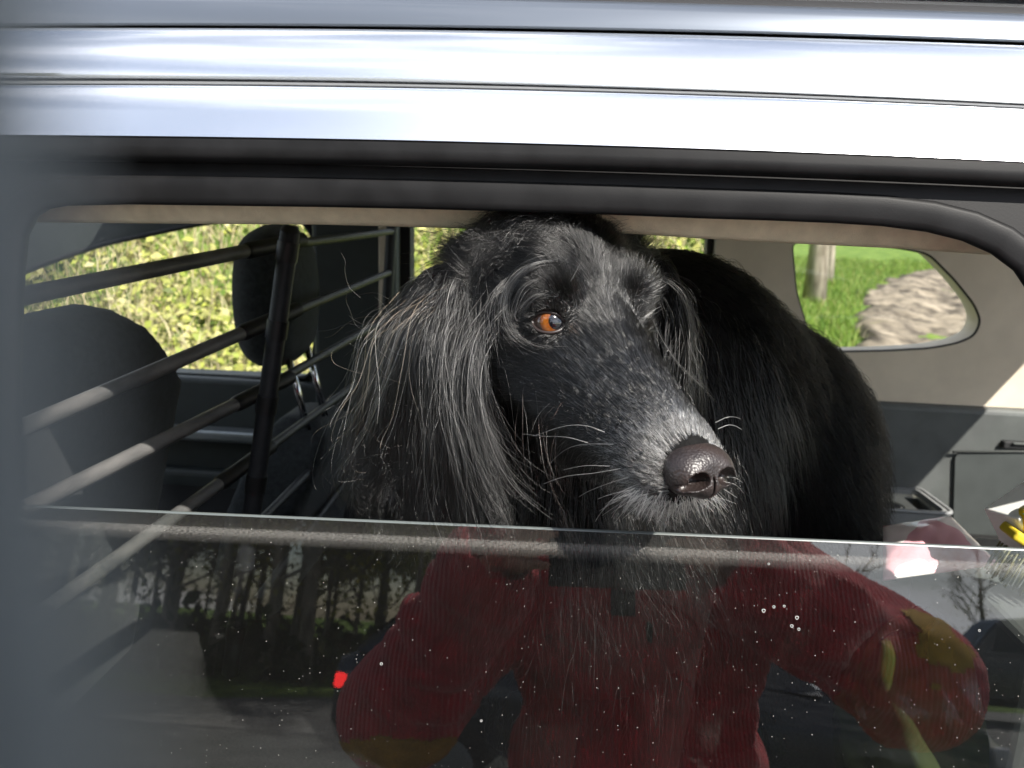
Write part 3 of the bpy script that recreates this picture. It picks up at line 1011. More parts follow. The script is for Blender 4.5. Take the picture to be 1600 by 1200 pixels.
# cup holder tray
ty0, ty1 = 1.70, FY - 0.04
tz = at(1440, 800, ty0).z
tl_, tr_ = at(1290, 800, ty0).x, at(1492, 800, ty0).x
tray = empty('cup_tray', ((tl_ + tr_) / 2, 1.78, tz)); tray.parent = car; tray.matrix_parent_inverse = PINV['car']
PINV[tray.name] = Matrix.Translation(tray.location).inverted()
out = round_poly([(tl_, ty0), (tr_, ty0), (tr_ - 0.012, ty1), (tl_, ty1)], 0.022, 5)
cx = tr_ - 0.115
cup = [(cx + 0.036 * math.cos(a), ty0 + 0.062 + 0.036 * math.sin(a)) for a in np.linspace(0, 2 * math.pi, 28)[:-1]]
slot = round_poly([(tr_ - 0.056, ty0 + 0.020), (tr_ - 0.018, ty0 + 0.020), (tr_ - 0.026, ty1 - 0.028), (tr_ - 0.060, ty1 - 0.028)], 0.014, 5)
inner = round_poly([(tl_ + .01, ty0 + 0.014), (tr_ - 0.012, ty0 + 0.014), (tr_ - 0.022, ty1 - 0.016), (tl_ + .01, ty1 - 0.016)], 0.018, 5)
M['tray'] = mat('tray_plastic', (.19, .195, .195), rough=.42, spec=.5, var=.08, vscale=30, bump=.15, bscale=900)  # plastic lightened to paint in the sunlight on the tray
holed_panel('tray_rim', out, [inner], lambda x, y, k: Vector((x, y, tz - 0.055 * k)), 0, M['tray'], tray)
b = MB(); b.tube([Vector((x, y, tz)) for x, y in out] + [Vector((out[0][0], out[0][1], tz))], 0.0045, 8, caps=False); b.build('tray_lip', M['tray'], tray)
holed_panel('tray_floor', inner, [cup, slot], lambda x, y, k: Vector((x, y, tz - 0.012 - 0.004 * k)), 0, mat('tray_floor_sunlit', (.45, .44, .38), rough=.6, var=.15, vscale=50), tray)  # pale floor colour stands in for sun falling into the tray
b = MB(); b.box(((tl_ + tr_) / 2, (ty0 + ty1) / 2, tz - 0.056), (tr_ - tl_ - 0.05, ty1 - ty0 - 0.04, 0.004)); b.build('tray_base', M['rubber_dark'], tray, smooth=False)
b = MB(); b.box(((tl_ + tr_) / 2, (ty0 + ty1) / 2 + .01, tz - 0.10), (tr_ - tl_ - 0.004, ty1 - ty0 - 0.02, 0.08)); b.build('tray_bracket', M['grey_trim'], tray, smooth=False, bevel=0.008)

# floor, tailgate, front of the cabin, near side
b = MB(); b.box((0.35, 1.2, 0.80), (2.8, 1.36, 0.04)); b.build('load_floor', M['carpet'], car, smooth=False)
b = MB(); b.box((0.35, 1.2, 0.5), (2.8, 1.3, 0.3)); b.build('underbody', M['rubber_dark'], car, smooth=False)
tg = MB(); tg.box((1.78, 1.2, 0.88), (0.06, 1.4, 0.5)); tailgate = tg.build('tailgate', M['silver'], car, smooth=False, bevel=0.02)
mesh('tailgate_pane', [(1.78, 0.66, 1.14), (1.78, 1.82, 1.14), (1.29, 1.78, 1.62), (1.29, 0.72, 1.62)], [(0, 1, 2, 3)], M['pane'], tailgate, smooth=False)
mesh('windscreen', [(-1.85, 0.55, 1.12), (-1.85, 1.85, 1.12), (-1.02, 1.78, 1.62), (-1.02, 0.62, 1.62)], [(3, 2, 1, 0)], M['pane'], car, smooth=False)
b = MB(); b.box((-1.55, 1.2, 1.03), (0.55, 1.3, 0.16)); b.build('dashboard', M['door_trim'], car, smooth=False, bevel=0.04)
b = MB(); b.box((-2.3, 1.2, 0.80), (0.95, 1.5, 0.5)); b.build('bonnet', M['silver'], car, smooth=False, bevel=0.09)
skin('door', -1.55, -0.424, 0.36, sill_z - 0.004, M['silver'], car)
skin('wing', 0.664, 1.77, 0.36, sill_z - 0.004, M['silver'], car)
xq = top_w[-1][0] + 0.004
far_l = top_w[0][0] - 0.004
hw = SILL
holed_panel('quarter_panel', [(xq, hw), (1.62, hw), (1.45, 0.04), (xq, 0.04)], [round_poly([(xq + 0.06, hw + 0.06), (1.30, hw + 0.10), (1.30, -0.05), (xq + 0.06, -0.03)], 0.05, 5)], lambda x, w, k: wp(x, w, 0.0 - 0.016 * k), 0, M['silver'], car)
mesh('quarter_pane', [wp(xq + .02, hw + .02, -.012), wp(1.4, hw + .02, -.012), wp(1.4, .02, -.012), wp(xq + .02, .02, -.012)], [(0, 1, 2, 3)], M['pane'], car, smooth=False)
holed_panel('window_surround', [(far_l - 0.75, hw), (far_l, hw), (far_l, 0.038), (far_l - 0.25, 0.02)], [round_poly([(far_l - 0.62, hw + 0.03), (far_l - 0.05, hw + 0.03), (far_l - 0.05, -0.01), (far_l - 0.24, -0.03)], 0.03, 5)], lambda x, w, k: wp(x, w, 0.0 - 0.016 * k), 0, M['rubber'], car)
mesh('side_pane', [wp(far_l - .7, hw + .01, -.012), wp(far_l - .01, hw + .01, -.012), wp(far_l - .01, .015, -.012), wp(far_l - .26, .0, -.012)], [(0, 1, 2, 3)], M['pane'], car, smooth=False)
# wheels
for wx in (-2.15, 1.05):
    for wy, sgn in ((0.52, -1), (1.86, 1)):
        b = MB(); b.tube([(wx, wy - .10, .345), (wx, wy - .095, .345), (wx, wy + .095, .345), (wx, wy + .10, .345)], [.30, .34, .34, .30], 36)
        w_ = b.build('wheel', M['rubber_dark'], car, sharp=40)
        b = MB(); b.tube([(wx, wy + sgn * .101, .345), (wx, wy + sgn * .108, .345)], [.22, .19], 30); b.build('rim', M['satin'], w_, sharp=40)

# ---------------- front seats
def seat(name, yc, xtop, ztop, near):
    def fn(P):
        ln = math.radians(14)
        rot = np.array([[math.cos(ln), 0, math.sin(ln)], [0, 1, 0], [-math.sin(ln), 0, math.cos(ln)]]).T
        d = s_rbox(P, (xtop - 0.085, yc, ztop - 0.33), (0.065, 0.235, 0.33), 0.06, rot.T)
        # shoulders slope
        q = np.abs(P[..., 1] - yc)
        d = np.maximum(d, (P[..., 2] - ztop) * 0.72 + (q - 0.04) * 0.62) if True else d
        d = smin(d, s_rbox(P, (xtop - 0.40, yc, ztop - 0.62), (0.26, 0.25, 0.09), 0.07), 0.03)
        return d
    Vv, Ff = sdf_mesh(fn, (xtop - 0.75, yc - 0.32, ztop - 0.8), (xtop + 0.12, yc + 0.32, ztop + 0.06), 0.014)
    return np_mesh(name, Vv, Ff, M['seat'], car)
p = at(150, 480, 1.0)
near_seat = seat('seat', 0.93, at(225, 760, 1.08).x + 0.02, at(140, 470, 0.95).z, True)
near_seat['label'] = 'near front seat, its dark rounded back seen beside the window edge'
far_seat = seat('seat', 1.45, at(500, 660, 1.45).x + 0.0, at(440, 628, 1.45).z, False)
far_seat['label'] = 'far front seat with a raised oval headrest'
hc = atd(434, 462, 1.42)
def head_fn(P):
    rot = np.array([[math.cos(.2), 0, math.sin(.2)], [0, 1, 0], [-math.sin(.2), 0, math.cos(.2)]])
    q = np.abs(P - np.array(hc)) 
    return s_ell(P, hc, (0.062, 0.118, 0.128), None) * 0.5 + s_rbox(P, hc, (0.055, 0.11, 0.122), 0.05) * 0.5
Vv, Ff = sdf_mesh(head_fn, np.array(hc) - 0.17, np.array(hc) + 0.17, 0.008)
hr = np_mesh('headrest', Vv, Ff, M['seat'], far_seat)
for dy in (-0.045, 0.05):
    b = MB(); top = Vector((hc.x + 0.03, hc.y + dy, hc.z - 0.09)); b.tube([top, top + Vector((0.035, 0, -0.14))], 0.0062, 10); b.build('headrest_post', M['chrome'], far_seat)

# ------------------------------------------------------------------ dog guard
guard = empty('dog_guard', (-0.44, 1.15, 0.82))
tag(guard, 'black tubular dog guard of scuffed sloping bars behind the front seats', 'dog guard')
post_t, post_b = at(452, 372, 0.985), at(394, 800, 0.985)
dirp = (post_b - post_t).normalized()
post_t = post_t - dirp * 0.012
b = MB(); b.tube([post_t, post_t + dirp * 0.006, post_b + dirp * 0.25], [0.0095, 0.0122, 0.0122], 18)
post = b.build('post', M['post'], guard, sharp=50)
b = MB(); b.tube([post_t - dirp * 0.004, post_t + dirp * 0.004], [0.0085, 0.0130], 18); b.build('post_cap', M['sleeve'], post, sharp=50)
bars = [((18, 466), (405, 388), (616, 361)), ((18, 676), (398, 512), (612, 424)), ((18, 805), (388, 622), (600, 500)), ((20, 990), (362, 742), (592, 574)), ((270, 952), (372, 850), (590, 628)), ((325, 1035), (400, 940), (588, 690))]
for i, (a, mpx, c) in enumerate(bars):
    pa, pc = at(*a, 0.665), at(*c, 1.80)
    pm = at(*mpx, 1.02)
    d1 = (pm - pa).normalized()
    if i < 4:
     b = MB(); b.tube([pa, pm], 0.0088, 16); bar = b.build('bar', M['bar'], guard, sharp=50)
    if i < 4:
     b = MB(); b.tube([pm - d1 * 0.03, pm - d1 * 0.026, pm + d1 * 0.10], [0.0090, 0.0108, 0.0108], 16); b.build('sleeve', M['sleeve'], guard, sharp=50)
    b = MB(); b.tube([pm, pc], 0.0072, 12); b.build('bar', M['post'], guard, sharp=50)
    # clamp on the post
    zz = pm + d1 * 0.08
    k = ((zz - post_t).dot(dirp))
    q = post_t + dirp * k
    b = MB(); b.tube([q - dirp * 0.012, q + dirp * 0.012], 0.0136, 16); b.build('clamp', M['sleeve'], guard, sharp=50)
pt2, pb2 = at(612, 352, 1.78), at(585, 820, 1.78)
b = MB(); b.tube([pt2, pb2 + (pb2 - pt2).normalized() * 0.2], 0.012, 14); b.build('post', M['post'], guard, sharp=50)

# ------------------------------------------------------------------ the dog
NP = lambda v: np.array([v[0], v[1], v[2]], float)
CRn, CUn, CFn, C0n = NP(CR), NP(CU), NP(CF), NP(C0)
def c2w(v): return v[0] * CRn - v[1] * CUn + v[2] * CFn
def unit(v): return v / (np.linalg.norm(v, axis=-1, keepdims=True) + 1e-12)
_fc = unit(np.array([.42, .605, -.675])); _lc = np.array([.87, -.08, .45]); _lc = unit(_lc - _fc * (_lc @ _fc)); _uc = np.cross(_fc, _lc)
HF, HL, HU = c2w(_fc), c2w(_lc), c2w(_uc)           # forward along the muzzle, to the dog's left, up
EYE = NP(atd(860, 504, 0.606))
HO = EYE + 0.038 * HL - 0.010 * HU
HM = np.stack([HF, HL, HU], 1)
def hp(s, l, u): return HO + s * HF + l * HL + u * HU

PS = np.array([-.125, -.10, -.07, -.035, 0, .03, .06, .10, .125, .142, .154])
PW = np.array([.020, .046, .060, .067, .066, .060, .052, .041, .034, .028, .019])
PT = np.array([.012, .040, .052, .051, .034, .023, .018, .0155, .013, .009, .002])
PB = np.array([-.03, -.055, -.075, -.088, -.090, -.083, -.072, -.060, -.053, -.047, -.037])

def head_sdf(P):
    q = (P - HO) @ HM
    s, l, u = q[..., 0], q[..., 1], q[..., 2]
    w = np.interp(s, PS, PW); t = np.interp(s, PS, PT); b = np.interp(s, PS, PB)
    c = (t + b) / 2; h = (t - b) / 2
    # a slightly squared section, narrower below
    v = np.clip((u - b) / (t - b), 0, 1)
    wm = np.interp(v, [0, .25, .5, .75, 1], [.80, .97, 1.0, .84, .56])
    wk_ = np.interp(v, [0, .25, .5, .75, 1], [.85, .98, 1.0, .97, .88])
    bl_ = smooth(-.05, .02, s)
    wl = w * (wm * bl_ + wk_ * (1 - bl_))
    e = (np.abs(l / wl) ** 2.3 + np.abs((u - c) / h) ** 2.3) ** (1 / 2.3)
    d = (e - 1) * np.minimum(w, h) * 0.9
    d = np.maximum(d, np.maximum(s - 0.156, -0.128 - s))
    for sg in (-1, 1):
        d = smin(d, np.linalg.norm(q - np.array([-.012, sg * .036, .028]), axis=-1) - 0.017, 0.016)     # brow
        d = smin(d, np.linalg.norm(q - np.array([-.035, sg * .044, -.02]), axis=-1) - 0.026, 0.02)      # cheek
        d = smin(d, s_ell(q, (.118, sg * .019, -.022), (.034, .015, .019)), 0.012)                        # lip pad
        # hollow in front of the eye
        d = -smin(-d, -(0.013 - np.linalg.norm(q - np.array([.026, sg * .052, .012]), axis=-1)) * -1 if False else -d + 9, 0.01) if False else d
    return d

DOWN = np.array([0, 0, -1.0])
ear_n = unit(np.array([-.52, -.84, .12])); ear_h = unit(np.cross(ear_n, DOWN)); ear_v = np.cross(ear_h, ear_n)
EAR = NP(atd(672, 575, 0.658)); EARROOT = hp(-.072, -.060, .010)
ear_rot = np.stack([ear_n, ear_h, ear_v], 1)
far_n = unit(np.array([.75, .62, .12])); far_h = unit(np.cross(far_n, DOWN)); far_v = np.cross(far_h, far_n)
FEARROOT = hp(-.075, .058, .028); FEAR = FEARROOT + np.array([.045, .035, -.085])
far_rot = np.stack([far_n, far_h, far_v], 1)
bA, bB, bC = NP(atd(1030, 605, 0.98)), NP(atd(1140, 694, 1.10)), NP(atd(1174, 850, 1.10))
CHEST = NP(atd(930, 905, 0.80))
eye_dir = unit(-.62 * HL + .55 * HF + .42 * HU)
eye_dirL = unit(.62 * HL + .55 * HF + .42 * HU)
EYEL = hp(0, .038, .010)
ER = 0.0136
eax = unit(CRn - eye_dir * (CRn @ eye_dir)); 
eax = unit(eax * math.cos(R(-6)) + np.cross(eye_dir, eax) * math.sin(R(-6)))
eup = np.cross(eye_dir, eax)
eaxL = unit(HF - eye_dirL * (HF @ eye_dirL)); eupL = np.cross(eye_dirL, eaxL)
if eup[2] < 0: eup = -eup
if eupL[2] < 0: eupL = -eupL

def dog_sdf(P):
    d = head_sdf(P)
    neck0 = hp(-.075, 0, -.01)
    d = smin(d, s_cone(P, neck0, bA + np.array([-.06, -.02, -.02]), .062, .105), .04)
    d = smin(d, s_cone(P, hp(-.05, 0, -.045), CHEST, .05, .10), .05)
    body = smin(np.linalg.norm(P - bA, axis=-1) - .153, np.linalg.norm(P - bB, axis=-1) - .186, .06)
    body = smin(body, np.linalg.norm(P - bC, axis=-1) - .160, .06)
    body = smin(body, s_cone(P, CHEST, bA, .10, .14), .08)
    for off, top, r0, r1 in (((-.05, .02), CHEST, .055, .03), ((.07, .06), CHEST, .055, .03)):
        a = top + np.array([off[0], off[1], -.05])
        body = smin(body, s_cone(P, a, (a[0] + .005, a[1], .90), r0, r1), .04)
        body = smin(body, s_ell(P, (a[0] - .02, a[1] - .02, .845), (.045, .05, .026)), .025)
    for off in ((-.05, -.07), (.09, .09)):
        a = bC + np.array([off[0], off[1], -.06])
        kn = a + np.array([-.04, -.02, -.05]); hk = np.array([a[0] + .06, a[1] + .02, .95])
        body = smin(body, s_cone(P, a, kn, .09, .065), .04)
        body = smin(body, s_cone(P, kn, hk, .055, .03), .03)
        body = smin(body, s_cone(P, hk, (hk[0] - .015, hk[1], .87), .028, .026), .02)
        body = smin(body, s_ell(P, (hk[0] - .05, hk[1] - .01, .845), (.055, .04, .026)), .025)
    tl = bC + np.array([.12, .08, .03])
    body = smin(body, s_cone(P, tl, tl + np.array([.07, .05, -.16]), .03, .018), .04)
    d = smin(d, body, .05)
    # ears: thin hanging flaps
    e1 = smin(s_ell(P, EAR, (.011, .048, .083), ear_rot), s_cone(P, EARROOT, EAR + .04 * np.array([0.3, 0, 1.0]), .016, .014), .03)
    e2 = smin(s_ell(P, FEAR, (.011, .045, .08), far_rot), s_cone(P, FEARROOT, FEAR + np.array([0, 0, .04]), .016, .014), .03)
    d = smin(d, e1, .012); d = smin(d, e2, .012)
    # lids round the eyes, opened
    for ec, ed, ex_, eu_ in ((EYE, eye_dir, eax, eup), (EYEL, eye_dirL, eaxL, eupL)):
        lid = np.linalg.norm(P - ec, axis=-1) - (ER + .0030)
        d = smin(d, lid, .007)
        q = P - ec
        a, b_, c_ = q @ ex_, q @ eu_, q @ ed
        hole = np.maximum(np.sqrt((a / .0124) ** 2 + (b_ / .0086) ** 2) - 1, 0) * 0.008 - .0002
        hole = np.where(np.sqrt((a / .0124) ** 2 + (b_ / .0086) ** 2) < 1, (np.sqrt((a / .0124) ** 2 + (b_ / .0086) ** 2) - 1) * .008, hole)
        hole = np.maximum(hole, .004 - c_)
        d = np.maximum(d, -hole)
    return d

def axis(lo, fine0, fine1, hi, hf, hc):
    a = np.arange(lo, fine0, hc); b_ = np.arange(fine0, fine1, hf); c_ = np.arange(fine1, hi + hc, hc)
    return np.concatenate([a, b_, c_])
hx_ = axis(-.24, -.17, .13, .62, .0024, .010)
hy_ = axis(.40, .44, .73, 1.42, .0024, .010)
hz_ = axis(.80, 1.32, 1.56, 1.60, .0024, .010)
vals = eval_axes(dog_sdf, [hx_, hy_, hz_])
DV, DF = surface_nets(vals, (0, 0, 0), 1.0)
DV = np.stack([np.interp(DV[:, 0], np.arange(len(hx_)), hx_), np.interp(DV[:, 1], np.arange(len(hy_)), hy_), np.interp(DV[:, 2], np.arange(len(hz_)), hz_)], 1)
M['dogskin'] = mat('dog_undercoat', (0.0045, 0.0042, 0.004), rough=0.8, spec=0.12, var=0.3, vscale=90, bump=0.5, bscale=500)
dog = empty('dog', (0.2, 0.95, 0.82))
tag(dog, 'long haired black dog with grey muzzle looking out over the lowered window', 'dog')
body = np_mesh('body', DV, DF, M['dogskin'], dog)
PB_ = body.name

# ---------------- eyes
def eye_mat():
    mt = bpy.data.materials.new('dog_eye'); mt.use_nodes = True
    N, L = mt.node_tree.nodes, mt.node_tree.links
    bs = N['Principled BSDF']
    t = N.new('ShaderNodeTexCoord'); sp = N.new('ShaderNodeSeparateXYZ'); L.new(t.outputs['Object'], sp.inputs[0])
    ln = N.new('ShaderNodeVectorMath'); ln.operation = 'LENGTH'
    cb = N.new('ShaderNodeCombineXYZ'); L.new(sp.outputs[0], cb.inputs[0]); L.new(sp.outputs[1], cb.inputs[1]); L.new(cb.outputs[0], ln.inputs[0])
    rp = N.new('ShaderNodeValToRGB'); mr = N.new('ShaderNodeMapRange'); mr.inputs['From Max'].default_value = ER
    L.new(ln.outputs['Value'], mr.inputs['Value']); L.new(mr.outputs[0], rp.inputs[0])
    e = rp.color_ramp.elements
    e[0].position = .46; e[0].color = (.004, .004, .006, 1)
    e[1].position = .50; e[1].color = (.17, .048, .007, 1)
    for pos, c in ((.66, (.23, .072, .010)), (.80, (.12, .034, .005)), (.86, (.02, .010, .006)), (.94, (.05, .03, .026)), (1.0, (.10, .07, .06))):
        q = e.new(pos); q.color = (*c, 1)
    nz = N.new('ShaderNodeTexNoise'); nz.inputs['Scale'].default_value = 900; L.new(t.outputs['Object'], nz.inputs['Vector'])
    mx = N.new('ShaderNodeMix'); mx.data_type = 'RGBA'; mx.blend_type = 'MULTIPLY'; mx.inputs[0].default_value = .5
    L.new(rp.outputs[0], mx.inputs[6]); L.new(nz.outputs[0], mx.inputs[7])
    L.new(mx.outputs[2], bs.inputs['Base Color'])
    bs.inputs['Roughness'].default_value = .10
    bs.inputs['Coat Weight'].default_value = .6; bs.inputs['Coat Roughness'].default_value = .03
    return mt
M['eye'] = eye_mat()
M['lid'] = mat('lid_skin', (0.02, 0.014, 0.013), rough=0.35, spec=0.5)
gaze = unit(c2w(np.array([.34, -.02, -.94])))
for ec, gz, ax_, up_, ed in ((EYE, gaze, eax, eup, eye_dir), (EYEL, unit(eye_dirL * .6 + HF * .4), eaxL, eupL, eye_dirL)):
    me = bpy.data.meshes.new('eye')
    import bmesh
    bm = bmesh.new(); bmesh.ops.create_uvsphere(bm, u_segments=40, v_segments=28, radius=ER); bm.to_mesh(me); bm.free()
    me.polygons.foreach_set('use_smooth', [True] * len(me.polygons))
    mw = Vector(gz).to_track_quat('Z', 'Y').to_matrix().to_4x4(); mw.translation = Vector(ec)
    o = link('eye', me, M['eye'], dog, mw)
    # rim of the lids, following the almond opening on the eyeball
    b = MB(); ring = []
    for a in np.linspace(0, 2 * math.pi, 41):
        x = .0124 * math.cos(a); z = (.0076 if math.sin(a) > 0 else .0076) * math.sin(a)
        y = math.sqrt(max((ER + .0006) ** 2 - x * x - z * z, 2e-6))
        ring.append(Vector(ec + ax_ * x + up_ * z + ed * y))
    b.tube(ring, .0013, 8, caps=False); b.build('eyelid', M['lid'], dog)

# ---------------- nose
NC = hp(.153, 0, -.007)
_a = R(36)
NS, NU = math.cos(_a) * HF + math.sin(_a) * HU, -math.sin(_a) * HF + math.cos(_a) * HU
NM = np.stack([NS, HL, NU], 1)
def nose_sdf(P):
    q = (P - NC) @ NM / .93
    s, l, u = q[..., 0], q[..., 1], q[..., 2]
    al = np.abs(l)
    qa = np.stack([s, al, u], -1)
    d = s_ell(qa, (-.003, 0, .004), (.019, .0255, .0150))
    d = smin(d, s_ell(qa, (.001, .0135, -.004), (.0165, .0125, .0125)), .008)      # wings
    d = smin(d, s_ell(qa, (.004, .0, -.010), (.0125, .0105, .0105)), .007)         # middle
    h = s_ell(qa, (.0165, .0122, -.0050), (.015, .0088, .0064))
    h = smin(h, s_cone(qa, (.0125, .0140, -.0060), (.003, .0275, -.0110), .0046, .0020), .003)
    d = np.maximum(d, -h)
    g = np.maximum(al - .0008, np.maximum(u + .003, -s + .002))
    d = np.maximum(d, -g)
    return d
NV, NF = sdf_mesh(nose_sdf, NC - .036, NC + .036, .0010)
def nose_mat():
    mt = mat('nose_leather', (.012, .0085, .008), rough=.42, spec=.5, color2=(.021, .014, .0125), vscale=60)
    N, L = mt.node_tree.nodes, mt.node_tree.links
    vo = N.new('ShaderNodeTexVoronoi'); vo.inputs['Scale'].default_value = 620; vo.feature = 'SMOOTH_F1'
    t = N.new('ShaderNodeTexCoord'); L.new(t.outputs['Object'], vo.inputs['Vector'])
    bp = N.new('ShaderNodeBump'); bp.inputs['Strength'].default_value = .4; bp.inputs['Distance'].default_value = .0012; bp.invert = True
    L.new(vo.outputs['Distance'], bp.inputs['Height']); L.new(bp.outputs[0], N['Principled BSDF'].inputs['Normal'])
    return mt
M['nose'] = nose_mat()
np_mesh('nose', NV, NF, M['nose'], dog)

# ------------------------------------------------------------------ hair
def hair_mat(name, rough=.17, radial=.28, ior=1.46):
    mt = bpy.data.materials.new(name); mt.use_nodes = True
    N, L = mt.node_tree.nodes, mt.node_tree.links
    N.clear()
    out = N.new('ShaderNodeOutputMaterial')
    h = N.new('ShaderNodeBsdfHairPrincipled')
    h.model = 'CHIANG'; h.parametrization = 'COLOR'
    at_ = N.new('ShaderNodeAttribute'); at_.attribute_name = 'tone'
    L.new(at_.outputs['Color'], h.inputs['Color'])
    h.inputs['Roughness'].default_value = rough
    h.inputs['Radial Roughness'].default_value = radial
    h.inputs['Random Roughness'].default_value = .3
    h.inputs['IOR'].default_value = ior
    L.new(h.outputs[0], out.inputs[0])
    return mt
M['hair'] = hair_mat('dog_hair')
M['hair_shaded'] = hair_mat('dog_body_hair', .35, .5, 1.05)  # body copy of the coat, sheen taken out to put cabin shade into it

def make_hair(name, P, radius, tones, parent, taper=0.75, mt='hair'):
    """P (n,k,3) strands; radius (n,), tones (n,3)"""
    n, k = P.shape[:2]
    hc = bpy.data.hair_curves.new(name)
    hc.add_curves([k] * n)
    hc.points.foreach_set('position', P.astype(np.float32).ravel())
    t = np.linspace(0, 1, k)
    r = radius[:, None] * (1 - taper * t[None, :] ** 1.6)
    ra = hc.attributes.get('radius') or hc.attributes.new('radius', 'FLOAT', 'POINT')
    ra.data.foreach_set('value', r.astype(np.float32).ravel())
    ca = hc.attributes.new('tone', 'FLOAT_COLOR', 'CURVE')
    ca.data.foreach_set('color', np.concatenate([tones, np.ones((n, 1))], 1).astype(np.float32).ravel())
    o = link(name, hc, M[mt], parent)
    o['kind'] = 'stuff'
    return o

def sample_surface(V, F, n, weight=None):
    T = np.concatenate([F[:, [0, 1, 2]], F[:, [0, 2, 3]]])
    a, b, c = V[T[:, 0]], V[T[:, 1]], V[T[:, 2]]
    fn = np.cross(b - a, c - a)
    ar = np.linalg.norm(fn, axis=1)
    w = ar.copy()
    if weight is not None: w *= weight((a + b + c) / 3, fn / (ar[:, None] + 1e-12))
    vn = np.zeros_like(V)
    for j in range(3): np.add.at(vn, T[:, j], fn)
    vn = unit(vn)
    i = RNG.choice(len(T), n, p=w / w.sum())
    u, v = RNG.uniform(0, 1, (2, n)); fl = u + v > 1; u[fl], v[fl] = 1 - u[fl], 1 - v[fl]
    p = a[i] + (b[i] - a[i]) * u[:, None] + (c[i] - a[i]) * v[:, None]
    nn = unit(vn[T[i, 0]] * (1 - u - v)[:, None] + vn[T[i, 1]] * u[:, None] + vn[T[i, 2]] * v[:, None])
    return p, nn

def grow(roots, d0, d1, L, K, bend=1.0, power=.8):
    P = np.empty((len(roots), K, 3)); P[:, 0] = roots
    for k in range(1, K):
        t = (k - .5) / (K - 1)
        bt = np.clip(bend * t ** power, 0, 1)
        if np.ndim(bt) == 0: bt = np.full(len(roots), bt)
        d = unit(d0 * (1 - bt)[:, None] + d1 * bt[:, None])
        P[:, k] = P[:, k - 1] + d * (L / (K - 1))[:, None]
    return P

from mathutils.kdtree import KDTree
def clump(P, every, strength, keep=.25, jitter=.0):
    n, K = P.shape[:2]
    g = np.arange(0, n, every)
    kd = KDTree(len(g))
    for j, i in enumerate(g): kd.insert(P[i, 0], j)
    kd.balance()
    own = np.array([kd.find(p)[1] for p in P[:, 0]])
    G = P[g][own]
    off = P[:, :1] - G[:, :1]
    t = np.linspace(0, 1, K)[None, :, None]
    tgt = G + off * (1 - (1 - keep) * t)
    st = strength * RNG.uniform(.45, 1.0, (n, 1, 1))
    w = st * t ** .8
    return P * (1 - w) + tgt * w, own

def wave(P, amp, freq, own=None):
    n, K = P.shape[:2]
    m_ = n if own is None else own.max() + 1
    ph = RNG.uniform(0, 2 * math.pi, m_); fr = freq * RNG.uniform(.6, 1.4, m_); am = amp * RNG.uniform(.3, 1.3, m_)
    axs = unit(RNG.normal(size=(m_, 3)))
    if own is not None: ph, fr, am, axs = ph[own] + RNG.normal(0, .35, n), fr[own], am[own], axs[own]
    t = np.linspace(0, 1, K)[None]
    s = np.sin(2 * math.pi * fr[:, None] * t + ph[:, None]) - np.sin(ph)[:, None]
    return P + axs[:, None, :] * (am[:, None] * t * s)[..., None]

def tones(n, dark, light, frac, spread=.3):
    """black strands with a share of grey ones"""
    m_ = RNG.uniform(0, 1, n) < frac
    v = np.where(m_, light * RNG.uniform(.5, 1.2, n), dark * RNG.uniform(.6, 1.6, n))
    c = np.stack([v, v * .965, v * .93], 1)
    return np.clip(c, .002, .85)

to_cam = lambda p: unit(C0n - p)
def w_head(c, n):
    q = (c - HO) @ HM
    on = ((q[:, 0] > -.13) & (q[:, 0] < .156) & (np.abs(q[:, 1]) < .075) & (q[:, 2] > -.085) & (q[:, 2] < .075))
    near = np.where((n * to_cam(c)).sum(1) > -.15, 1.0, .3)
    e = np.minimum(np.linalg.norm(c - EYE - eye_dir * .008, axis=1), np.linalg.norm(c - EYEL - eye_dirL * .008, axis=1))
    mz = 1 + 1.2 * smooth(.03, .09, q[:, 0])
    ns = np.linalg.norm((c - NC) / .022, axis=1) > 1
    ear = np.minimum(np.linalg.norm((c - EAR) @ ear_rot / np.array([.03, .06, .1]), axis=1), np.linalg.norm((c - FEAR) @ far_rot / np.array([.03, .06, .1]), axis=1))
    return on * near * (e > .0105) * mz * ns * (ear > 1.0)

# --- short coat of the head
n = 110000
p, nn = sample_surface(DV, DF, n, w_head)
q = (p - HO) @ HM
s, l, u = q[:, 0], q[:, 1], q[:, 2]
sl = np.tanh(l / .012)[:, None]
side = np.clip(np.abs(l) / .04, 0, 1)[:, None]
low = smooth(-.015, -.045, u)[:, None]
flow = -HF[None] * 1.0 - HU[None] * (.30 * side) - .8 * low * HU[None] + sl * HL[None] * .25 * (1 - side)
top = (smooth(.02, -.02, s) * smooth(.0, .03, u))[:, None]
flow = flow + top * (sl * HL[None] * .55 + HU[None] * .25)
chin = (smooth(-.028, -.042, u) * smooth(.03, .07, s))[:, None]
flow = flow * (1 - chin) + chin * (DOWN[None] * 1.0 - HF[None] * .15 + sl * HL[None] * .15)
flow = flow + RNG.normal(0, 1, (n, 3)) * (.12 + .14 * smooth(.04, -.03, s))[:, None]
# patches where the coat lies differently
flow = flow + .17 * np.stack([wav(s * 90, l * 90), wav(l * 80, u * 80 + 3), wav(u * 85 + 1, s * 85)], 1)
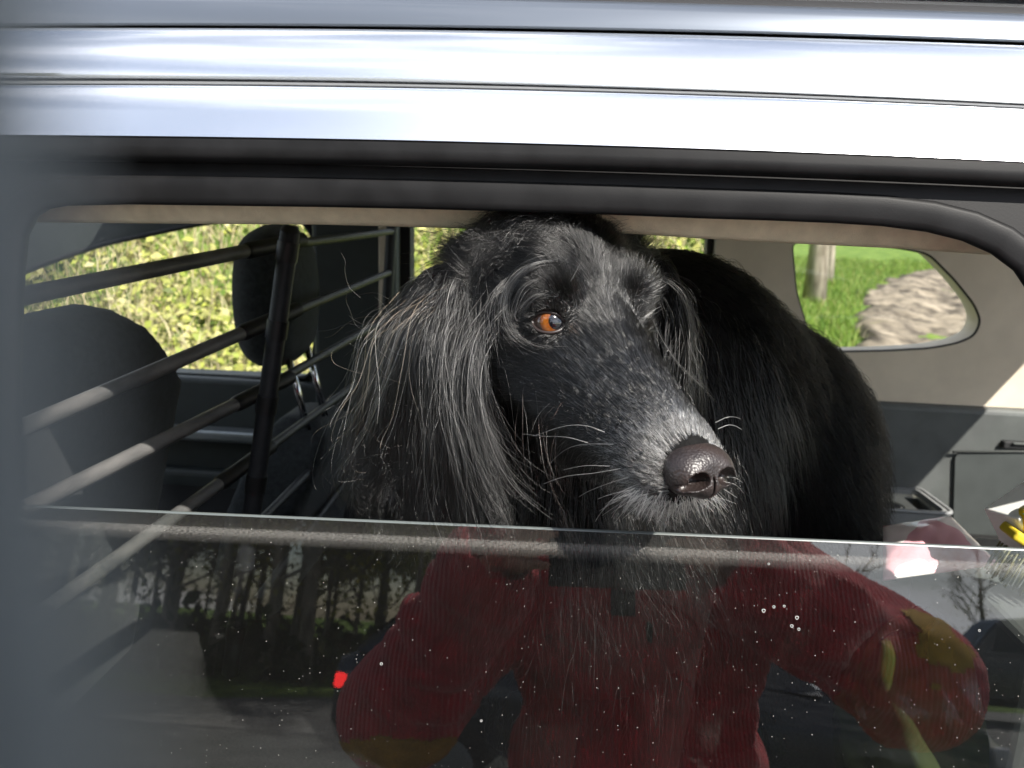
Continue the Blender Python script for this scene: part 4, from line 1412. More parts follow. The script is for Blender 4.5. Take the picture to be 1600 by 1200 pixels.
# away from the eye
ev = p - (EYE + eye_dir * .008); ed_ = np.linalg.norm(ev, axis=1)
flow = flow + unit(ev) * (1.6 * np.exp(-(ed_ / .016) ** 2))[:, None]
flow = unit(flow - nn * (flow * nn).sum(1, keepdims=True))
lift = .16 + .30 * smooth(.10, .15, s) + .18 * smooth(.03, -.03, s) + .25 * chin[:, 0]
d0 = unit(flow + nn * lift[:, None] * 1.5)
d1 = unit(flow + nn * .10 + DOWN[None] * (.25 * smooth(.05, -.03, s))[:, None])
cheek = smooth(.075, .03, s) * smooth(-.10, -.02, s) * smooth(-.01, -.05, u)
L = .009 + .028 * cheek + .013 * smooth(.12, .0, s) + .022 * smooth(.0, -.07, s) * (1 - .3 * smooth(.02, .05, u)) + .016 * chin[:, 0] + .012 * low[:, 0] * smooth(.08, .0, s)
L *= RNG.uniform(.55, 1.25, n)
L = np.where(ed_ < .022, np.minimum(L, .0065), L)
P = grow(p, d0, d1, L, 6)
P, own = clump(P, 6, .55, .45)
P = wave(P, .0012, 1.0, own)
g = .04 + .20 * smooth(-.03, .07, s) * smooth(-.02, .01, u) + .50 * smooth(.088, .140, s)  + .35 * chin[:, 0] * smooth(.08, .13, s)  # grey hairs; along the bridge they also paint in its sunlit sheen
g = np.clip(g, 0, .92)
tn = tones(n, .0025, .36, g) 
tn = np.where((s < .07)[:, None], np.minimum(tn, .22 * RNG.uniform(.3, 1, (n, 1))), tn)
# rusty hair below the eye corner
ru = np.exp(-(np.linalg.norm(p - hp(.026, -.030, .018), axis=1) / .008) ** 2) > RNG.uniform(0.25, 1, n)
tn[ru] = np.array([.20, .10, .06]) * RNG.uniform(.4, 1.1, (ru.sum(), 1))
ru = np.exp(-(np.linalg.norm(p - hp(.035, -.03, -.058), axis=1) / .018) ** 2) > RNG.uniform(0.2, 1.6, n)
tn[ru] = np.array([.09, .04, .03]) * RNG.uniform(.4, 1.1, (ru.sum(), 1))
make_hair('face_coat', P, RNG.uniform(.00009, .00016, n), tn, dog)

# --- long hair of the near ear
n = 24000
def w_ear(c, nrm):
    e = np.linalg.norm((c - EAR) @ ear_rot / np.array([.035, .062, .10]), axis=1)
    r_ = np.linalg.norm(c - EARROOT, axis=1)
    return ((e < 1.0) | (r_ < .03)) * np.where((nrm @ ear_n) > -.2, 1.0, .35)
p, nn = sample_surface(DV, DF, n, w_ear)
hgt = (p - EAR) @ np.array([0, 0, 1.0])
hor = (p - EAR) @ CRn
d0 = unit(nn * (.5 - .35 * smooth(.02, .07, hgt))[:, None] + DOWN[None] * .6 - CRn[None] * (.25 - 3.0 * hor)[:, None] * .8 + RNG.normal(0, .18, (n, 3)))
d1 = unit(DOWN[None] * 1.0 + CRn[None] * (3.0 * hor * .6 + .06 * 0)[:, None] + RNG.normal(0, .09, (n, 3)) + CRn[None] * (.14 * smooth(-.02, .05, hor))[:, None])
L = (.085 + .65 * np.clip(hgt + .06, 0, .16)) * RNG.uniform(.55, 1.25, n)
P = grow(p, d0, d1, L, 16, bend=1.4, power=.55)
P, own = clump(P, 90, .86, .24)
P = wave(P, .011, 1.7, own)
P = wave(P, .0030, 2.4)
tn = tones(n, .002, .14, .025)
bt = smooth(-.02, -.06, hor) * RNG.uniform(0, 1, n) > .45
tn[bt] = np.array([.13, .085, .05]) * RNG.uniform(.4, 1.2, (bt.sum(), 1))
make_hair('ear_feathering', P, RNG.uniform(.00007, .00014, n), tn, dog)

# --- far ear
n = 200
p, nn = sample_surface(DV, DF, n, lambda c, nr: np.linalg.norm((c - FEAR) @ far_rot / np.array([.04, .06, .1]), axis=1) < 1.0)
d0 = unit(nn * .5 + DOWN[None] * .6 + RNG.normal(0, .2, (n, 3)))
P = grow(p, d0, unit(DOWN[None] + RNG.normal(0, .12, (n, 3))), RNG.uniform(.03, .07, n), 12, bend=1.3, power=.6)
P, own = clump(P, 30, .8, .3); P = wave(P, .006, 1.2, own)
make_hair('ear_feathering', P, RNG.uniform(.00010, .00017, n), tones(n, .004, .03, .03), dog)

# --- topknot and nape
n = 9000
def w_top(c, nr):
    q = (c - HO) @ HM
    return ((q[:, 0] < -.045) & (q[:, 0] > -.135) & (q[:, 2] > -.01) & (np.abs(q[:, 1]) < .07)) * 1.0
p, nn = sample_surface(DV, DF, n, w_top)
q = (p - HO) @ HM
sl = np.sign(q[:, 1])[:, None]
d0 = unit(nn * .8 + RNG.normal(0, .35, (n, 3)) - HF[None] * .5)
d1 = unit(-HF[None] * .35 + sl * HL[None] * (.5 + 6 * np.abs(q[:, 1:2])) + DOWN[None] * .75 + RNG.normal(0, .28, (n, 3)))
L = RNG.uniform(.012, .042, n)
P = grow(p, d0, d1, L, 12, bend=1.15, power=.8)
P, own = clump(P, 26, .7, .35); P = wave(P, .006, 1.0, own)
tn = tones(n, .0025, .08, .02)
make_hair('topknot', P, RNG.uniform(.00008, .00014, n), tn, dog)

# --- neck, throat and chest
n = 7500
def w_neck(c, nr):
    q = (c - HO) @ HM
    inh = (q[:, 0] > -.10) & (q[:, 0] < .17) & (np.abs(q[:, 1]) < .072) & (q[:, 2] > -.07)
    return (~inh) * ((c[:, 1] < .86) & (c[:, 2] > 1.0) & (c[:, 0] < .22)) * (.12 + .88 * smooth(1.17, 1.30, c[:, 2]))
p, nn = sample_surface(DV, DF, n, w_neck)
d0 = unit(nn * .6 + DOWN[None] * .7 + RNG.normal(0, .2, (n, 3)))
d1 = unit(DOWN[None] + nn * .12 + RNG.normal(0, .12, (n, 3)))
P = grow(p, d0, d1, RNG.uniform(.04, .13, n), 10, bend=1.2, power=.6)
P, own = clump(P, 24, .75, .3); P = wave(P, .006, 1.2, own)
make_hair('chest_coat', P, RNG.uniform(.00010, .00018, n), tones(n, .0025, .08, .03), dog)

# --- back, flank and legs
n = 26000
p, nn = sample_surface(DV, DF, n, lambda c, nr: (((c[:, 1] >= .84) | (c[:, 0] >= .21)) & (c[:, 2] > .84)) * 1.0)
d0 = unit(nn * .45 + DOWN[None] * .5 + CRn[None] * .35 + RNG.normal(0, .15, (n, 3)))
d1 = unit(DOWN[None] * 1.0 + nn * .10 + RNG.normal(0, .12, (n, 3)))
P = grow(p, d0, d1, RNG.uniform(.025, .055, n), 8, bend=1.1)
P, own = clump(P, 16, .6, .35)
make_hair('body_coat', P, RNG.uniform(.00014, .00026, n), tones(n, .0015, .01, .01), dog, mt='hair_shaded')  # blacker than the head coat: the body's shade is in the tone

# --- single locks and whiskers, drawn through places in space
def spline(pts, K):
    pts = np.array(pts, float)
    m_ = len(pts)
    ext = np.concatenate([[2 * pts[0] - pts[1]], pts, [2 * pts[-1] - pts[-2]]])
    out = []
    for t in np.linspace(0, m_ - 1, K):
        i = min(int(t), m_ - 2); f = t - i
        p0, p1, p2, p3 = ext[i], ext[i + 1], ext[i + 2], ext[i + 3]
        out.append(.5 * (2 * p1 + (p2 - p0) * f + (2 * p0 - 5 * p1 + 4 * p2 - p3) * f * f + (3 * p1 - p0 - 3 * p2 + p3) * f ** 3))
    return np.array(out)
def wisp(pts, depth, num, spread, K=18, fan=1.0, short=.35):
    if not isinstance(depth, (list, tuple)): depth = [depth] * len(pts)
    c = spline([NP(atd(x, y, z * DS)) for (x, y), z in zip(pts, depth)], 40)
    res = []
    for _ in range(num):
        o0 = RNG.normal(0, spread, 3); o1 = RNG.normal(0, spread * (1 + fan), 3)
        e = RNG.uniform(1 - short, 1.0)
        ti = np.linspace(0, 39 * e, K)
        cc = np.stack([np.interp(ti, np.arange(40), c[:, j]) for j in range(3)], 1)
        w = np.linspace(0, 1, K)[:, None]
        res.append(cc + o0 * (1 - w) + o1 * w + np.sin(w * RNG.uniform(3, 9) + RNG.uniform(0, 6)) * RNG.normal(0, spread * .5, 3) * w)
    return np.array(res)
W = []
DS = .606 / .62
mm = .001
W.append(wisp([(908, 424), (872, 410), (826, 418), (795, 450), (789, 492), (806, 526), (842, 546), (900, 549)], [.622, .606, .600, .598, .597, .597, .598,   .602], 30, 1.0 * mm, short=.45))
W.append(wisp([(900, 420), (860, 408), (812, 425), (786, 462), (786, 510), (812, 545)], [.622, .606, .600, .598, .597, .598], 14, 1.8 * mm, short=.4))
W.append(wisp([(885, 440), (850, 436), (818, 452), (803, 490), (812, 512)], [.615, .602, .598, .597, .598], 16, 1.0 * mm))
W.append(wisp([(884, 478), (858, 461), (833, 462), (812, 484), (806, 506)], [.608, .603, .602, .602, .602], 46, 1.4 * mm, short=.5))
W.append(wisp([(880, 468), (850, 455), (822, 470), (806, 500)], [.608, .602, .601, .601], 26, 1.6 * mm, short=.5))
W.append(wisp([(790, 440), (772, 470), (770, 520), (778, 560)], [.62, .615, .612, .61], 26, 2.0 * mm))
W.append(wisp([(1004, 432), (1038, 436), (1066, 460), (1080, 505), (1083, 560)], .665, 11, 1.4 * mm, short=.5))
W.append(wisp([(1008, 440), (1034, 462), (1052, 505), (1060, 560), (1066, 600)], .66, 5, 2.0 * mm, short=.6))
W.append(wisp([(1012, 470), (1030, 520), (1062, 570), (1098, 606), (1128, 642)], .655, 6, .9 * mm))
W.append(wisp([(1000, 428), (1046, 430), (1082, 452), (1096, 500)], .67, 5, 2.0 * mm))
W.append(wisp([(820, 400), (770, 372), (700, 360), (655, 385), (645, 430)], .70, 16, 3.5 * mm))
W.append(wisp([(840, 390), (790, 352), (720, 348), (660, 372)], .70, 14, 4 * mm))
W.append(wisp([(930, 380), (965, 350), (1000, 340), (1040, 352)], .70, 12, 3.5 * mm))
W.append(wisp([(900, 372), (880, 346), (850, 338), (800, 344)], .70, 14, 4 * mm))
W.append(wisp([(930, 384), (990, 385), (1012, 400), (1010, 430)], .70, 26, 3.0 * mm))
W.append(wisp([(780, 400), (716, 405), (676, 440), (620, 470), (560, 510)], [.68, .67, .665, .66, .66], 18, 4 * mm))
W.append(wisp([(790, 470), (745, 540), (742, 640), (776, 740), (838, 800)], [.635, .622, .617, .614, .612], 70, 6 * mm, K=22, short=.3))
W.append(wisp([(780, 460), (735, 530), (722, 620), (735, 720), (760, 800), (775, 840)], [.64, .625, .618, .615, .614, .614], 60, 7 * mm, K=22, short=.3))
W.append(wisp([(740, 455), (690, 520), (684, 620), (705, 720), (718, 820)], [.65, .628, .620, .618, .618], 60, 8 * mm, K=22, short=.35))
W.append(wisp([(700, 460), (640, 500), (606, 580), (575, 660), (548, 700), (545, 720), (580, 716)], [.655, .635, .628, .625, .625, .625, .628], 26, 7 * mm, K=22, short=.3))
W.append(wisp([(640, 480), (585, 520), (566, 600), (546, 650), (536, 690), (556, 712)], [.66, .64, .635, .632, .632, .632], 28, 7 * mm, K=22, short=.4))
W.append(wisp([(690, 470), (600, 505), (560, 530), (536, 545)], .65, 6, 3 * mm))
W.append(wisp([(818, 560), (826, 640), (838, 720), (868, 790)], [.622, .616, .612, .612], 10, 5 * mm, short=.5))
W.append(wisp([(846, 600), (850, 670), (858, 730), (884, 790), (910, 800)], [.614, .606, .603, .603, .603], 7, 4 * mm, short=.5))
W.append(wisp([(880, 640), (866, 690), (872, 750), (905, 800)], [.60, .597, .597, .598], 6, 4 * mm, short=.5))
W.append(wisp([(900, 600), (866, 640), (846, 690), (850, 740)], [.60, .598, .600, .603], 6, 4 * mm, short=.5))
# beard below the glass edge
W.append(wisp([(880, 800), (900, 860), (905, 920), (930, 975)], [.66, .66, .66, .66], 30, 5 * mm, short=.5))
W.append(wisp([(960, 800), (975, 870), (1010, 930), (1036, 968), (1020, 1000)], [.65, .65, .65, .65, .65], 40, 6 * mm, short=.5))
W.append(wisp([(1030, 800), (1040, 870), (1046, 930), (1030, 975)], [.64, .64, .645, .65], 34, 5 * mm, short=.5))
# stray single hairs round the ear and the crown
for _ in range(40):
    st = [(RNG.uniform(690, 760), RNG.uniform(352, 440))]; a = RNG.uniform(2.3, 4.2); tw = RNG.normal(0, .45)
    for k in range(5):
        a += tw + RNG.normal(0, .2)
        st.append((st[-1][0] + 20 * math.cos(a), st[-1][1] + 20 * math.sin(a) + 2 * k))
    W.append(wisp(st, .69, 1, .0006))
for _ in range(70):
    x, y = (RNG.uniform(560, 800), RNG.uniform(440, 640)) if RNG.uniform() < .7 else (RNG.uniform(760, 1000), RNG.uniform(352, 400))
    a = RNG.uniform(2.2, 4.6) if y > 430 else RNG.uniform(-2.6, -.6)
    st = [(x, y)]
    for k in range(4):
        a += RNG.normal(.12, .55)
        st.append((st[-1][0] + 24 * math.cos(a), st[-1][1] + 24 * math.sin(a) * (1 if y > 430 else 1) + (7 if k > 1 else 0)))
    W.append(wisp(st, .645 if y > 430 else .70, 1, .0006))
Wk = max(w.shape[1] for w in W)
W = np.concatenate([np.stack([np.stack([np.interp(np.linspace(0, 1, Wk), np.linspace(0, 1, w.shape[1]), st[:, j]) for j in range(3)], 1) for st in w]) for w in W])
tn = tones(len(W), .004, .20, .14)
wm_ = W[:, Wk // 2] - C0n
wpx = 800 + FPX * (wm_ @ CRn) / (wm_ @ CFn); wpy = 600 - FPX * (wm_ @ CUn) / (wm_ @ CFn)
bt = (wpx < 640) & (wpy > 450) & (RNG.uniform(0, 1, len(W)) < .35)
tn[bt] = np.array([.15, .10, .065]) * RNG.uniform(.4, 1.2, (bt.sum(), 1))
bt = (wpx > 805) & (wpx < 930) & (wpy > 600) & (RNG.uniform(0, 1, len(W)) < .6)
tn[bt] = np.array([.022, .011, .008]) * RNG.uniform(.3, 1.2, (bt.sum(), 1))
make_hair('long_locks', W, RNG.uniform(.00009, .00015, len(W)), tn, dog, taper=.6)
wk = [([(945, 675), (915, 665), (881, 666), (834, 681), (792, 694)], .56), ([(919, 692), (885, 683), (843, 681), (779, 673)], .562), ([(958, 694), (915, 694), (885, 702), (860, 724), (851, 747)], .556),
      ([(953, 728), (911, 728), (860, 739)], .556), ([(970, 732), (928, 739), (881, 745), (834, 762)], .552), ([(1004, 739), (958, 753), (915, 770), (881, 794)], .548), ([(1000, 755), (965, 772), (940, 800), (930, 815)], .546),
      ([(985, 770), (950, 790), (925, 806)], .55), ([(1118, 660), (1136, 652), (1150, 652), (1164, 658)], .552), ([(1122, 670), (1138, 664), (1150, 666), (1160, 672)], .552), ([(1130, 752), (1150, 758), (1165, 774)], .545),
      ([(1136, 745), (1152, 748), (1172, 764)], .545), ([(1128, 762), (1140, 770), (1152, 778)], .54), ([(1020, 775), (1005, 800), (1000, 820)], .54)]
Wh = np.concatenate([wisp(p_, d_, 1, .0, K=14) for p_, d_ in wk])
rs = []
for _ in range(150):
    x = RNG.uniform(985, 1118); y = 768 + 6 * math.sin((x - 985) / 133 * 3.14) + RNG.uniform(-8, 10)
    tx_ = x + (x - 1062) * RNG.uniform(.2, .9) + RNG.normal(0, 8); ty_ = y + RNG.uniform(18, 52)
    rs.append(wisp([(x, y), ((x + tx_) / 2 + RNG.normal(0, 2), (y + ty_) / 2 - 2), (tx_, ty_)], RNG.uniform(.535, .552), 1, 0, K=14))
Wh = np.concatenate([Wh] + rs)
v = RNG.uniform(.6, .85, len(Wh))
make_hair('whiskers', Wh, RNG.uniform(.00016, .00025, len(Wh)), np.stack([v, v * .98, v * .95], 1), dog, taper=.6)

# ------------------------------------------------------------------ the photographer, who shows only in the glass
M['fleece'] = mat('red_fleece', (0.55, 0.012, 0.03), rough=0.95, spec=0.1, var=0.22, vscale=40, bump=0.8, bscale=450, sheen=0.4)
_N, _L = M['fleece'].node_tree.nodes, M['fleece'].node_tree.links
_wv = _N.new('ShaderNodeTexWave'); _wv.bands_direction = 'X'; _wv.inputs['Scale'].default_value = 38; _wv.inputs['Distortion'].default_value = .6
_tc = _N.new('ShaderNodeTexCoord'); _L.new(_tc.outputs['Object'], _wv.inputs['Vector'])
_b2 = _N.new('ShaderNodeBump'); _b2.inputs['Strength'].default_value = .7; _b2.inputs['Distance'].default_value = .004
_L.new(_wv.outputs['Fac'], _b2.inputs['Height'])
_bs = _N['Principled BSDF']
_L.new(_bs.inputs['Normal'].links[0].from_socket, _b2.inputs['Normal']); _L.new(_b2.outputs[0], _bs.inputs['Normal'])
M['lining'] = mat('yellow_patch', (0.40, 0.22, 0.02), rough=0.9, var=0.15, vscale=30)
M['denim'] = mat('dark_trousers', (0.012, 0.013, 0.018), rough=0.9, var=0.2, vscale=60)
M['skin'] = mat('skin', (0.48, 0.27, 0.19), rough=0.5, spec=0.4, var=0.08, vscale=30)
M['person_hair'] = mat('brown_hair', (0.06, 0.04, 0.03), rough=0.6, var=0.3, vscale=40, bump=.8, bscale=200, stretch=(1, 1, .1))
M['folio'] = mat('folio_leather', (0.030, 0.036, 0.042), rough=0.55, spec=0.4, var=0.15, vscale=120, bump=0.4, bscale=1500)
M['folio_edge'] = mat('folio_edge_leather', (0.10, 0.112, 0.116), rough=0.75, spec=0.4, var=0.1, vscale=150, bump=0.3, bscale=1800)
PX, PY = 0.14, -0.42
SL, SR = np.array([PX - .185, PY, 1.40]), np.array([PX + .185, PY, 1.40])
EL, ER_ = np.array([-.275, -.27, 1.085]), np.array([.57, -.25, 1.20])
WL, WR = np.array([-.130, -.075, 1.300]), np.array([.265, -.085, 1.330])
HLc, HRc = np.array([-.078, -.035, 1.352]), np.array([.200, -.04, 1.375])
def torso(P, g):
    d = s_cone(P, (PX, PY, 1.34), (PX, PY + .01, 1.0), .145 + g, .135 + g)
    q = (P - np.array([PX, PY, 1.2])) * np.array([.78, 1.12, 1])
    d = smin(d, s_ell(P, (PX, PY, 1.27), (.19 + g, .125 + g, .2 + g)), .05)
    d = smin(d, s_ell(P, (PX, PY + .01, .98), (.175 + g, .13 + g, .14 + g)), .06)
    return d
def arms(P, g):
    d = 9.
    for S_, E_, W_ in ((SL, EL, WL), (SR, ER_, WR)):
        d = np.minimum(d, smin(s_cone(P, S_, E_, .058 + g, .046 + g), s_cone(P, E_, W_, .045 + g, .030 + g), .02))
    return d
def hand(P, c, sgn):
    # palm behind the edge of the folio, fingers round its front, thumb on its back
    d = s_rbox(P, c, (.018, .022, .042), .014)
    for i, (L_, z) in enumerate(((.062, .036), (.070, .013), (.066, -.010), (.052, -.032))):
        a = c + np.array([-.004 * sgn, .012, z]); k1 = a + np.array([.016 * sgn, .024, .002]); k2 = k1 + np.array([L_ * .42 * sgn, .004, .002]); k3 = k2 + np.array([L_ * .26 * sgn, -.005, -.001])
        d = smin(d, s_cone(P, a, k1, .0098, .0092), .006); d = np.minimum(d, s_cone(P, k1, k2, .0092, .0082)); d = np.minimum(d, s_cone(P, k2, k3, .0082, .0068))
    t0 = c + np.array([.002 * sgn, -.014, -.026]); t1 = t0 + np.array([.026 * sgn, -.006, .024]); t2 = t1 + np.array([.024 * sgn, .002, .018])
    d = smin(d, s_cone(P, t0, t1, .0125, .0108), .006); d = np.minimum(d, s_cone(P, t1, t2, .0108, .0085))
    return d
HC = np.array([PX, PY + .03, 1.625])
def person_sdf(P):
    d = smin(torso(P, 0), arms(P, 0), .04)
    d = smin(d, s_cone(P, WL, HLc, .028, .02), .015); d = smin(d, s_cone(P, WR, HRc, .028, .02), .015)
    d = smin(d, hand(P, HLc, 1), .012); d = smin(d, hand(P, HRc, -1), .012)
    d = smin(d, s_cone(P, (PX, PY, 1.40), (PX, PY + .012, 1.54), .062, .052), .03)
    h = smin(s_ell(P, HC, (.074, .092, .105)), s_ell(P, HC + np.array([0, .03, -.06]), (.05, .058, .055)), .03)
    h = smin(h, s_cone(P, HC + np.array([0, .085, .005]), HC + np.array([0, .112, -.028]), .009, .014), .012)
    h = smin(h, s_ell(P, HC + np.array([0, .087, -.058]), (.024, .010, .007)), .008)
    for sg in (-1, 1):
        h = smin(h, s_ell(P, HC + np.array([sg * .075, -.005, -.01]), (.010, .022, .032)), .008)
        h = np.maximum(h, -(np.linalg.norm(P - (HC + np.array([sg * .032, .098, .008])), axis=-1) - .015))
        hip = (PX + sg * .095, PY, .93); kn = (PX + sg * .10, PY + .02, .50); an = (PX + sg * .11, PY - .01, .09)
        d = smin(d, smin(s_cone(P, hip, kn, .085, .058), s_cone(P, kn, an, .055, .036), .03), .05)
        d = smin(d, s_ell(P, (PX + sg * .115, PY + .06, .055), (.042, .115, .04)), .03)
    return smin(d, h, .02)
person = empty('person', (PX, PY, 0.006))
tag(person, 'person in a red fleece holding up a dark folio, mirrored in the lowered window', 'person')
Vv, Ff = sdf_mesh(person_sdf, (-.46, -.64, .0), (.68, .06, 1.76), .0068)
np_mesh('body', Vv, Ff, M['skin'], person)
for sg in (-1, 1):
    me = bpy.data.meshes.new('eye'); bm = bmesh.new(); bmesh.ops.create_uvsphere(bm, u_segments=16, v_segments=10, radius=.0125); bm.to_mesh(me); bm.free()
    link('eye', me, mat('eye_white', (.6, .58, .55), rough=.2), person, Matrix.Translation(Vector(HC + np.array([sg * .032, .083, .008]))))
def jacket_sdf(P):
    w = .020 * np.abs(wav(P[..., 0] * 20 + P[..., 2] * 12, P[..., 2] * 22 + P[..., 1] * 14)) - .012 + .006 * wav(P[..., 2] * 52 + P[..., 1] * 30, P[..., 0] * 30)
    d = smin(torso(P, .050), arms(P, .042), .045) + w
    for E_, r in ((EL, .090), (ER_, .098)):
        d = smin(d, np.linalg.norm(P - E_, axis=-1) - r - w * 1.5, .05)
    cuff = 9.
    for W_, E_ in ((WL, EL), (WR, ER_)):
        a = unit(W_ - E_)
        cuff = np.minimum(cuff, s_cone(P, W_ - a * .09, W_ + a * .012, .062, .074))
    d = smin(d, cuff + w * .5, .015)
    for W_, E_ in ((WL, EL), (WR, ER_)):
        a = unit(W_ - E_)
        d = np.maximum(d, -s_cone(P, W_ - a * .015, W_ + a * .12, .040, .062))      # open cuff
    # collar
    cq = P - np.array([PX, PY + .005, 1.43])
    col = np.maximum(np.abs(np.sqrt(cq[..., 0] ** 2 + cq[..., 1] ** 2) - .085) - .008, np.abs(cq[..., 2]) - .045)
    d = smin(d, col, .015)
    d = np.maximum(d, .88 - P[..., 2])
    return d
JV, JF = sdf_mesh(jacket_sdf, (-.52, -.70, .84), (.74, .02, 1.52), .0085)
jk = np_mesh('jacket', JV, JF, M['fleece'], person)
jk['label'] = 'red ribbed fleece jacket with wide cuffs'
# zip and yellow elbow panels
def patch(name, keep, mt):
    c = JV[JF].mean(1)
    f = JF[keep(c)]
    if not len(f): return
    vn = np.zeros_like(JV)
    fn = np.cross(JV[JF[:, 1]] - JV[JF[:, 0]], JV[JF[:, 2]] - JV[JF[:, 0]])
    for j in range(4): np.add.at(vn, JF[:, j], fn)
    vn = unit(vn)
    ids, inv = np.unique(f, return_inverse=True)
    np_mesh(name, JV[ids] + vn[ids] * .003, inv.reshape(f.shape), mt, jk)
patch('elbow_panel', lambda c: (np.linalg.norm((c - (ER_ + np.array([.005, .07, .05]))) / np.array([.045, .06, .06]), axis=1) + .35 * wav(c[:, 0] * 60, c[:, 2] * 70) < 1) & (c[:, 1] > -.25), M['lining'])
patch('elbow_panel', lambda c: (np.linalg.norm((c - (EL + np.array([.02, .05, -.045]))) / np.array([.10, .07, .03]), axis=1) + .2 * wav(c[:, 0] * 40, c[:, 2] * 60) < 1), M['lining'])
b = MB(); b.box((PX, PY + .19, 1.2), (.012, .012, .40)); b.build('zip', M['denim'], jk, smooth=False, bevel=.003)
def trouser_sdf(P):
    w = .004 * wav(P[..., 0] * 30, P[..., 2] * 22)
    d = s_ell(P, (PX, PY, .95), (.178, .14, .14))
    for sg in (-1, 1):
        d = smin(d, s_cone(P, (PX + sg * .09, PY, .93), (PX + sg * .10, PY + .02, .50), .10, .075), .03)
        d = smin(d, s_cone(P, (PX + sg * .10, PY + .02, .50), (PX + sg * .11, PY - .01, .10), .073, .06), .03)
    return np.maximum(d + w, .075 - P[..., 2])
Vv, Ff = sdf_mesh(trouser_sdf, (-.14, -.6, .05), (.36, -.2, 1.1), .012)
np_mesh('trousers', Vv, Ff, M['denim'], person)
for sg in (-1, 1):
    fn_ = lambda P: np.maximum(s_ell(P, (PX + sg * .115, PY + .055, .055), (.052, .135, .055)), .008 - P[..., 2])
    Vv, Ff = sdf_mesh(fn_, (PX + sg * .115 - .08, PY - .11, -.01), (PX + sg * .115 + .08, PY + .23, .13), .008)
    np_mesh('shoe', Vv, Ff, M['denim'], person)
def hair_fn(P):
    d = np.maximum(s_ell(P, HC + np.array([0, -.012, .018]), (.09, .105, .112)), -s_ell(P, HC + np.array([0, .09, -.05]), (.07, .06, .12)))
    return np.maximum(d, HC[2] - .085 - P[..., 2]) + .003 * wav(P[..., 0] * 90, P[..., 1] * 70)
Vv, Ff = sdf_mesh(hair_fn, HC - .16, HC + .16, .007)
np_mesh('hair', Vv, Ff, M['person_hair'], person)

# ------------------------------------------------------------------ the folio that holds the camera
folio = empty('folio_case', tuple(C0 - CF * .012))
tag(folio, 'dark blue folio case with hanging flap and closing tab, held up before the red fleece', 'folio case')
def cv(x, y, z): return C0 + CR * x + CU * y + CF * z
def slab(name, x0, x1, y0, y1, z0, z1, mt, parent, bevel):
    V = [cv(x, y, z) for x in (x0, x1) for y in (y0, y1) for z in (z0, z1)]
    return mesh(name, V, [(0, 1, 3, 2), (4, 6, 7, 5), (0, 4, 5, 1), (2, 3, 7, 6), (0, 2, 6, 4), (1, 5, 7, 3)], mt, parent, False, bevel)
back = slab('back_cover', -.040, .160, -.115, .022, -.020, -.007, M['folio'], folio, .004)
slab('screen', -.030, .150, -.108, .015, -.0225, -.0205, mat('screen_glass', (.01, .01, .012), rough=.05), folio, .0005)
dn = Vector((0, 0, -1)); dn = (dn - CR * dn.dot(CR)).normalized()
def slab2(name, x0, x1, a0, a1, z0, z1, mt, parent, bevel):
    org = cv(0, -.118, -.012); nn_ = dn.cross(CR)
    V = [org + CR * x + dn * a + nn_ * z for x in (x0, x1) for a in (a0, a1) for z in (z0, z1)]
    return mesh(name, V, [(0, 1, 3, 2), (4, 6, 7, 5), (0, 4, 5, 1), (2, 3, 7, 6), (0, 2, 6, 4), (1, 5, 7, 3)], mt, parent, False, bevel)
slab2('hinge', -.040, .160, -.004, .010, -.004, .004, M['folio'], folio, .003)
slab2('flap', -.040, .160, .010, .140, -.003, .003, M['folio'], folio, .0025)
slab2('closing_tab', .052, .088, .1405, .178, -.002, .002, M['folio'], folio, .0015)
# its side edge curls forward past the lens and blurs down the side of the picture
V, F = [], []
rows = 13
for i in range(rows):
    t = i / (rows - 1)
    y = .015 - .045 * t
    ze = .0145 - .0035 * t
    xe = (float(np.interp(t, [0, .18, .33, .455, 1], [70, 78, 112, 205, 520])) - 800) / FPX * (ze - .0008) + .0006
    for (x, z) in ((-.0385, -.0065), (-.034, .004), (xe - .012, ze - .003), (xe - .003, ze + .0005), (xe - .0006, ze - .0008), (xe, ze - .003), (xe - .002, ze - .0055), (xe - .011, ze - .007), (-.030, -.001), (-.034, -.0065)):
        V.append(cv(x, y, z))
for i in range(rows - 1):
    for k in range(10):
        k2 = (k + 1) % 10
        F.append((i * 10 + k, i * 10 + k2, (i + 1) * 10 + k2, (i + 1) * 10 + k))
F.append(tuple(range(10))); F.append(tuple(reversed([(rows - 1) * 10 + k for k in range(10)])))
o = mesh('curled_edge', V, F, M['folio_edge'], folio, True, sharp=60)
o['label'] = 'blurred grey blue edge of the folio close to the lens'

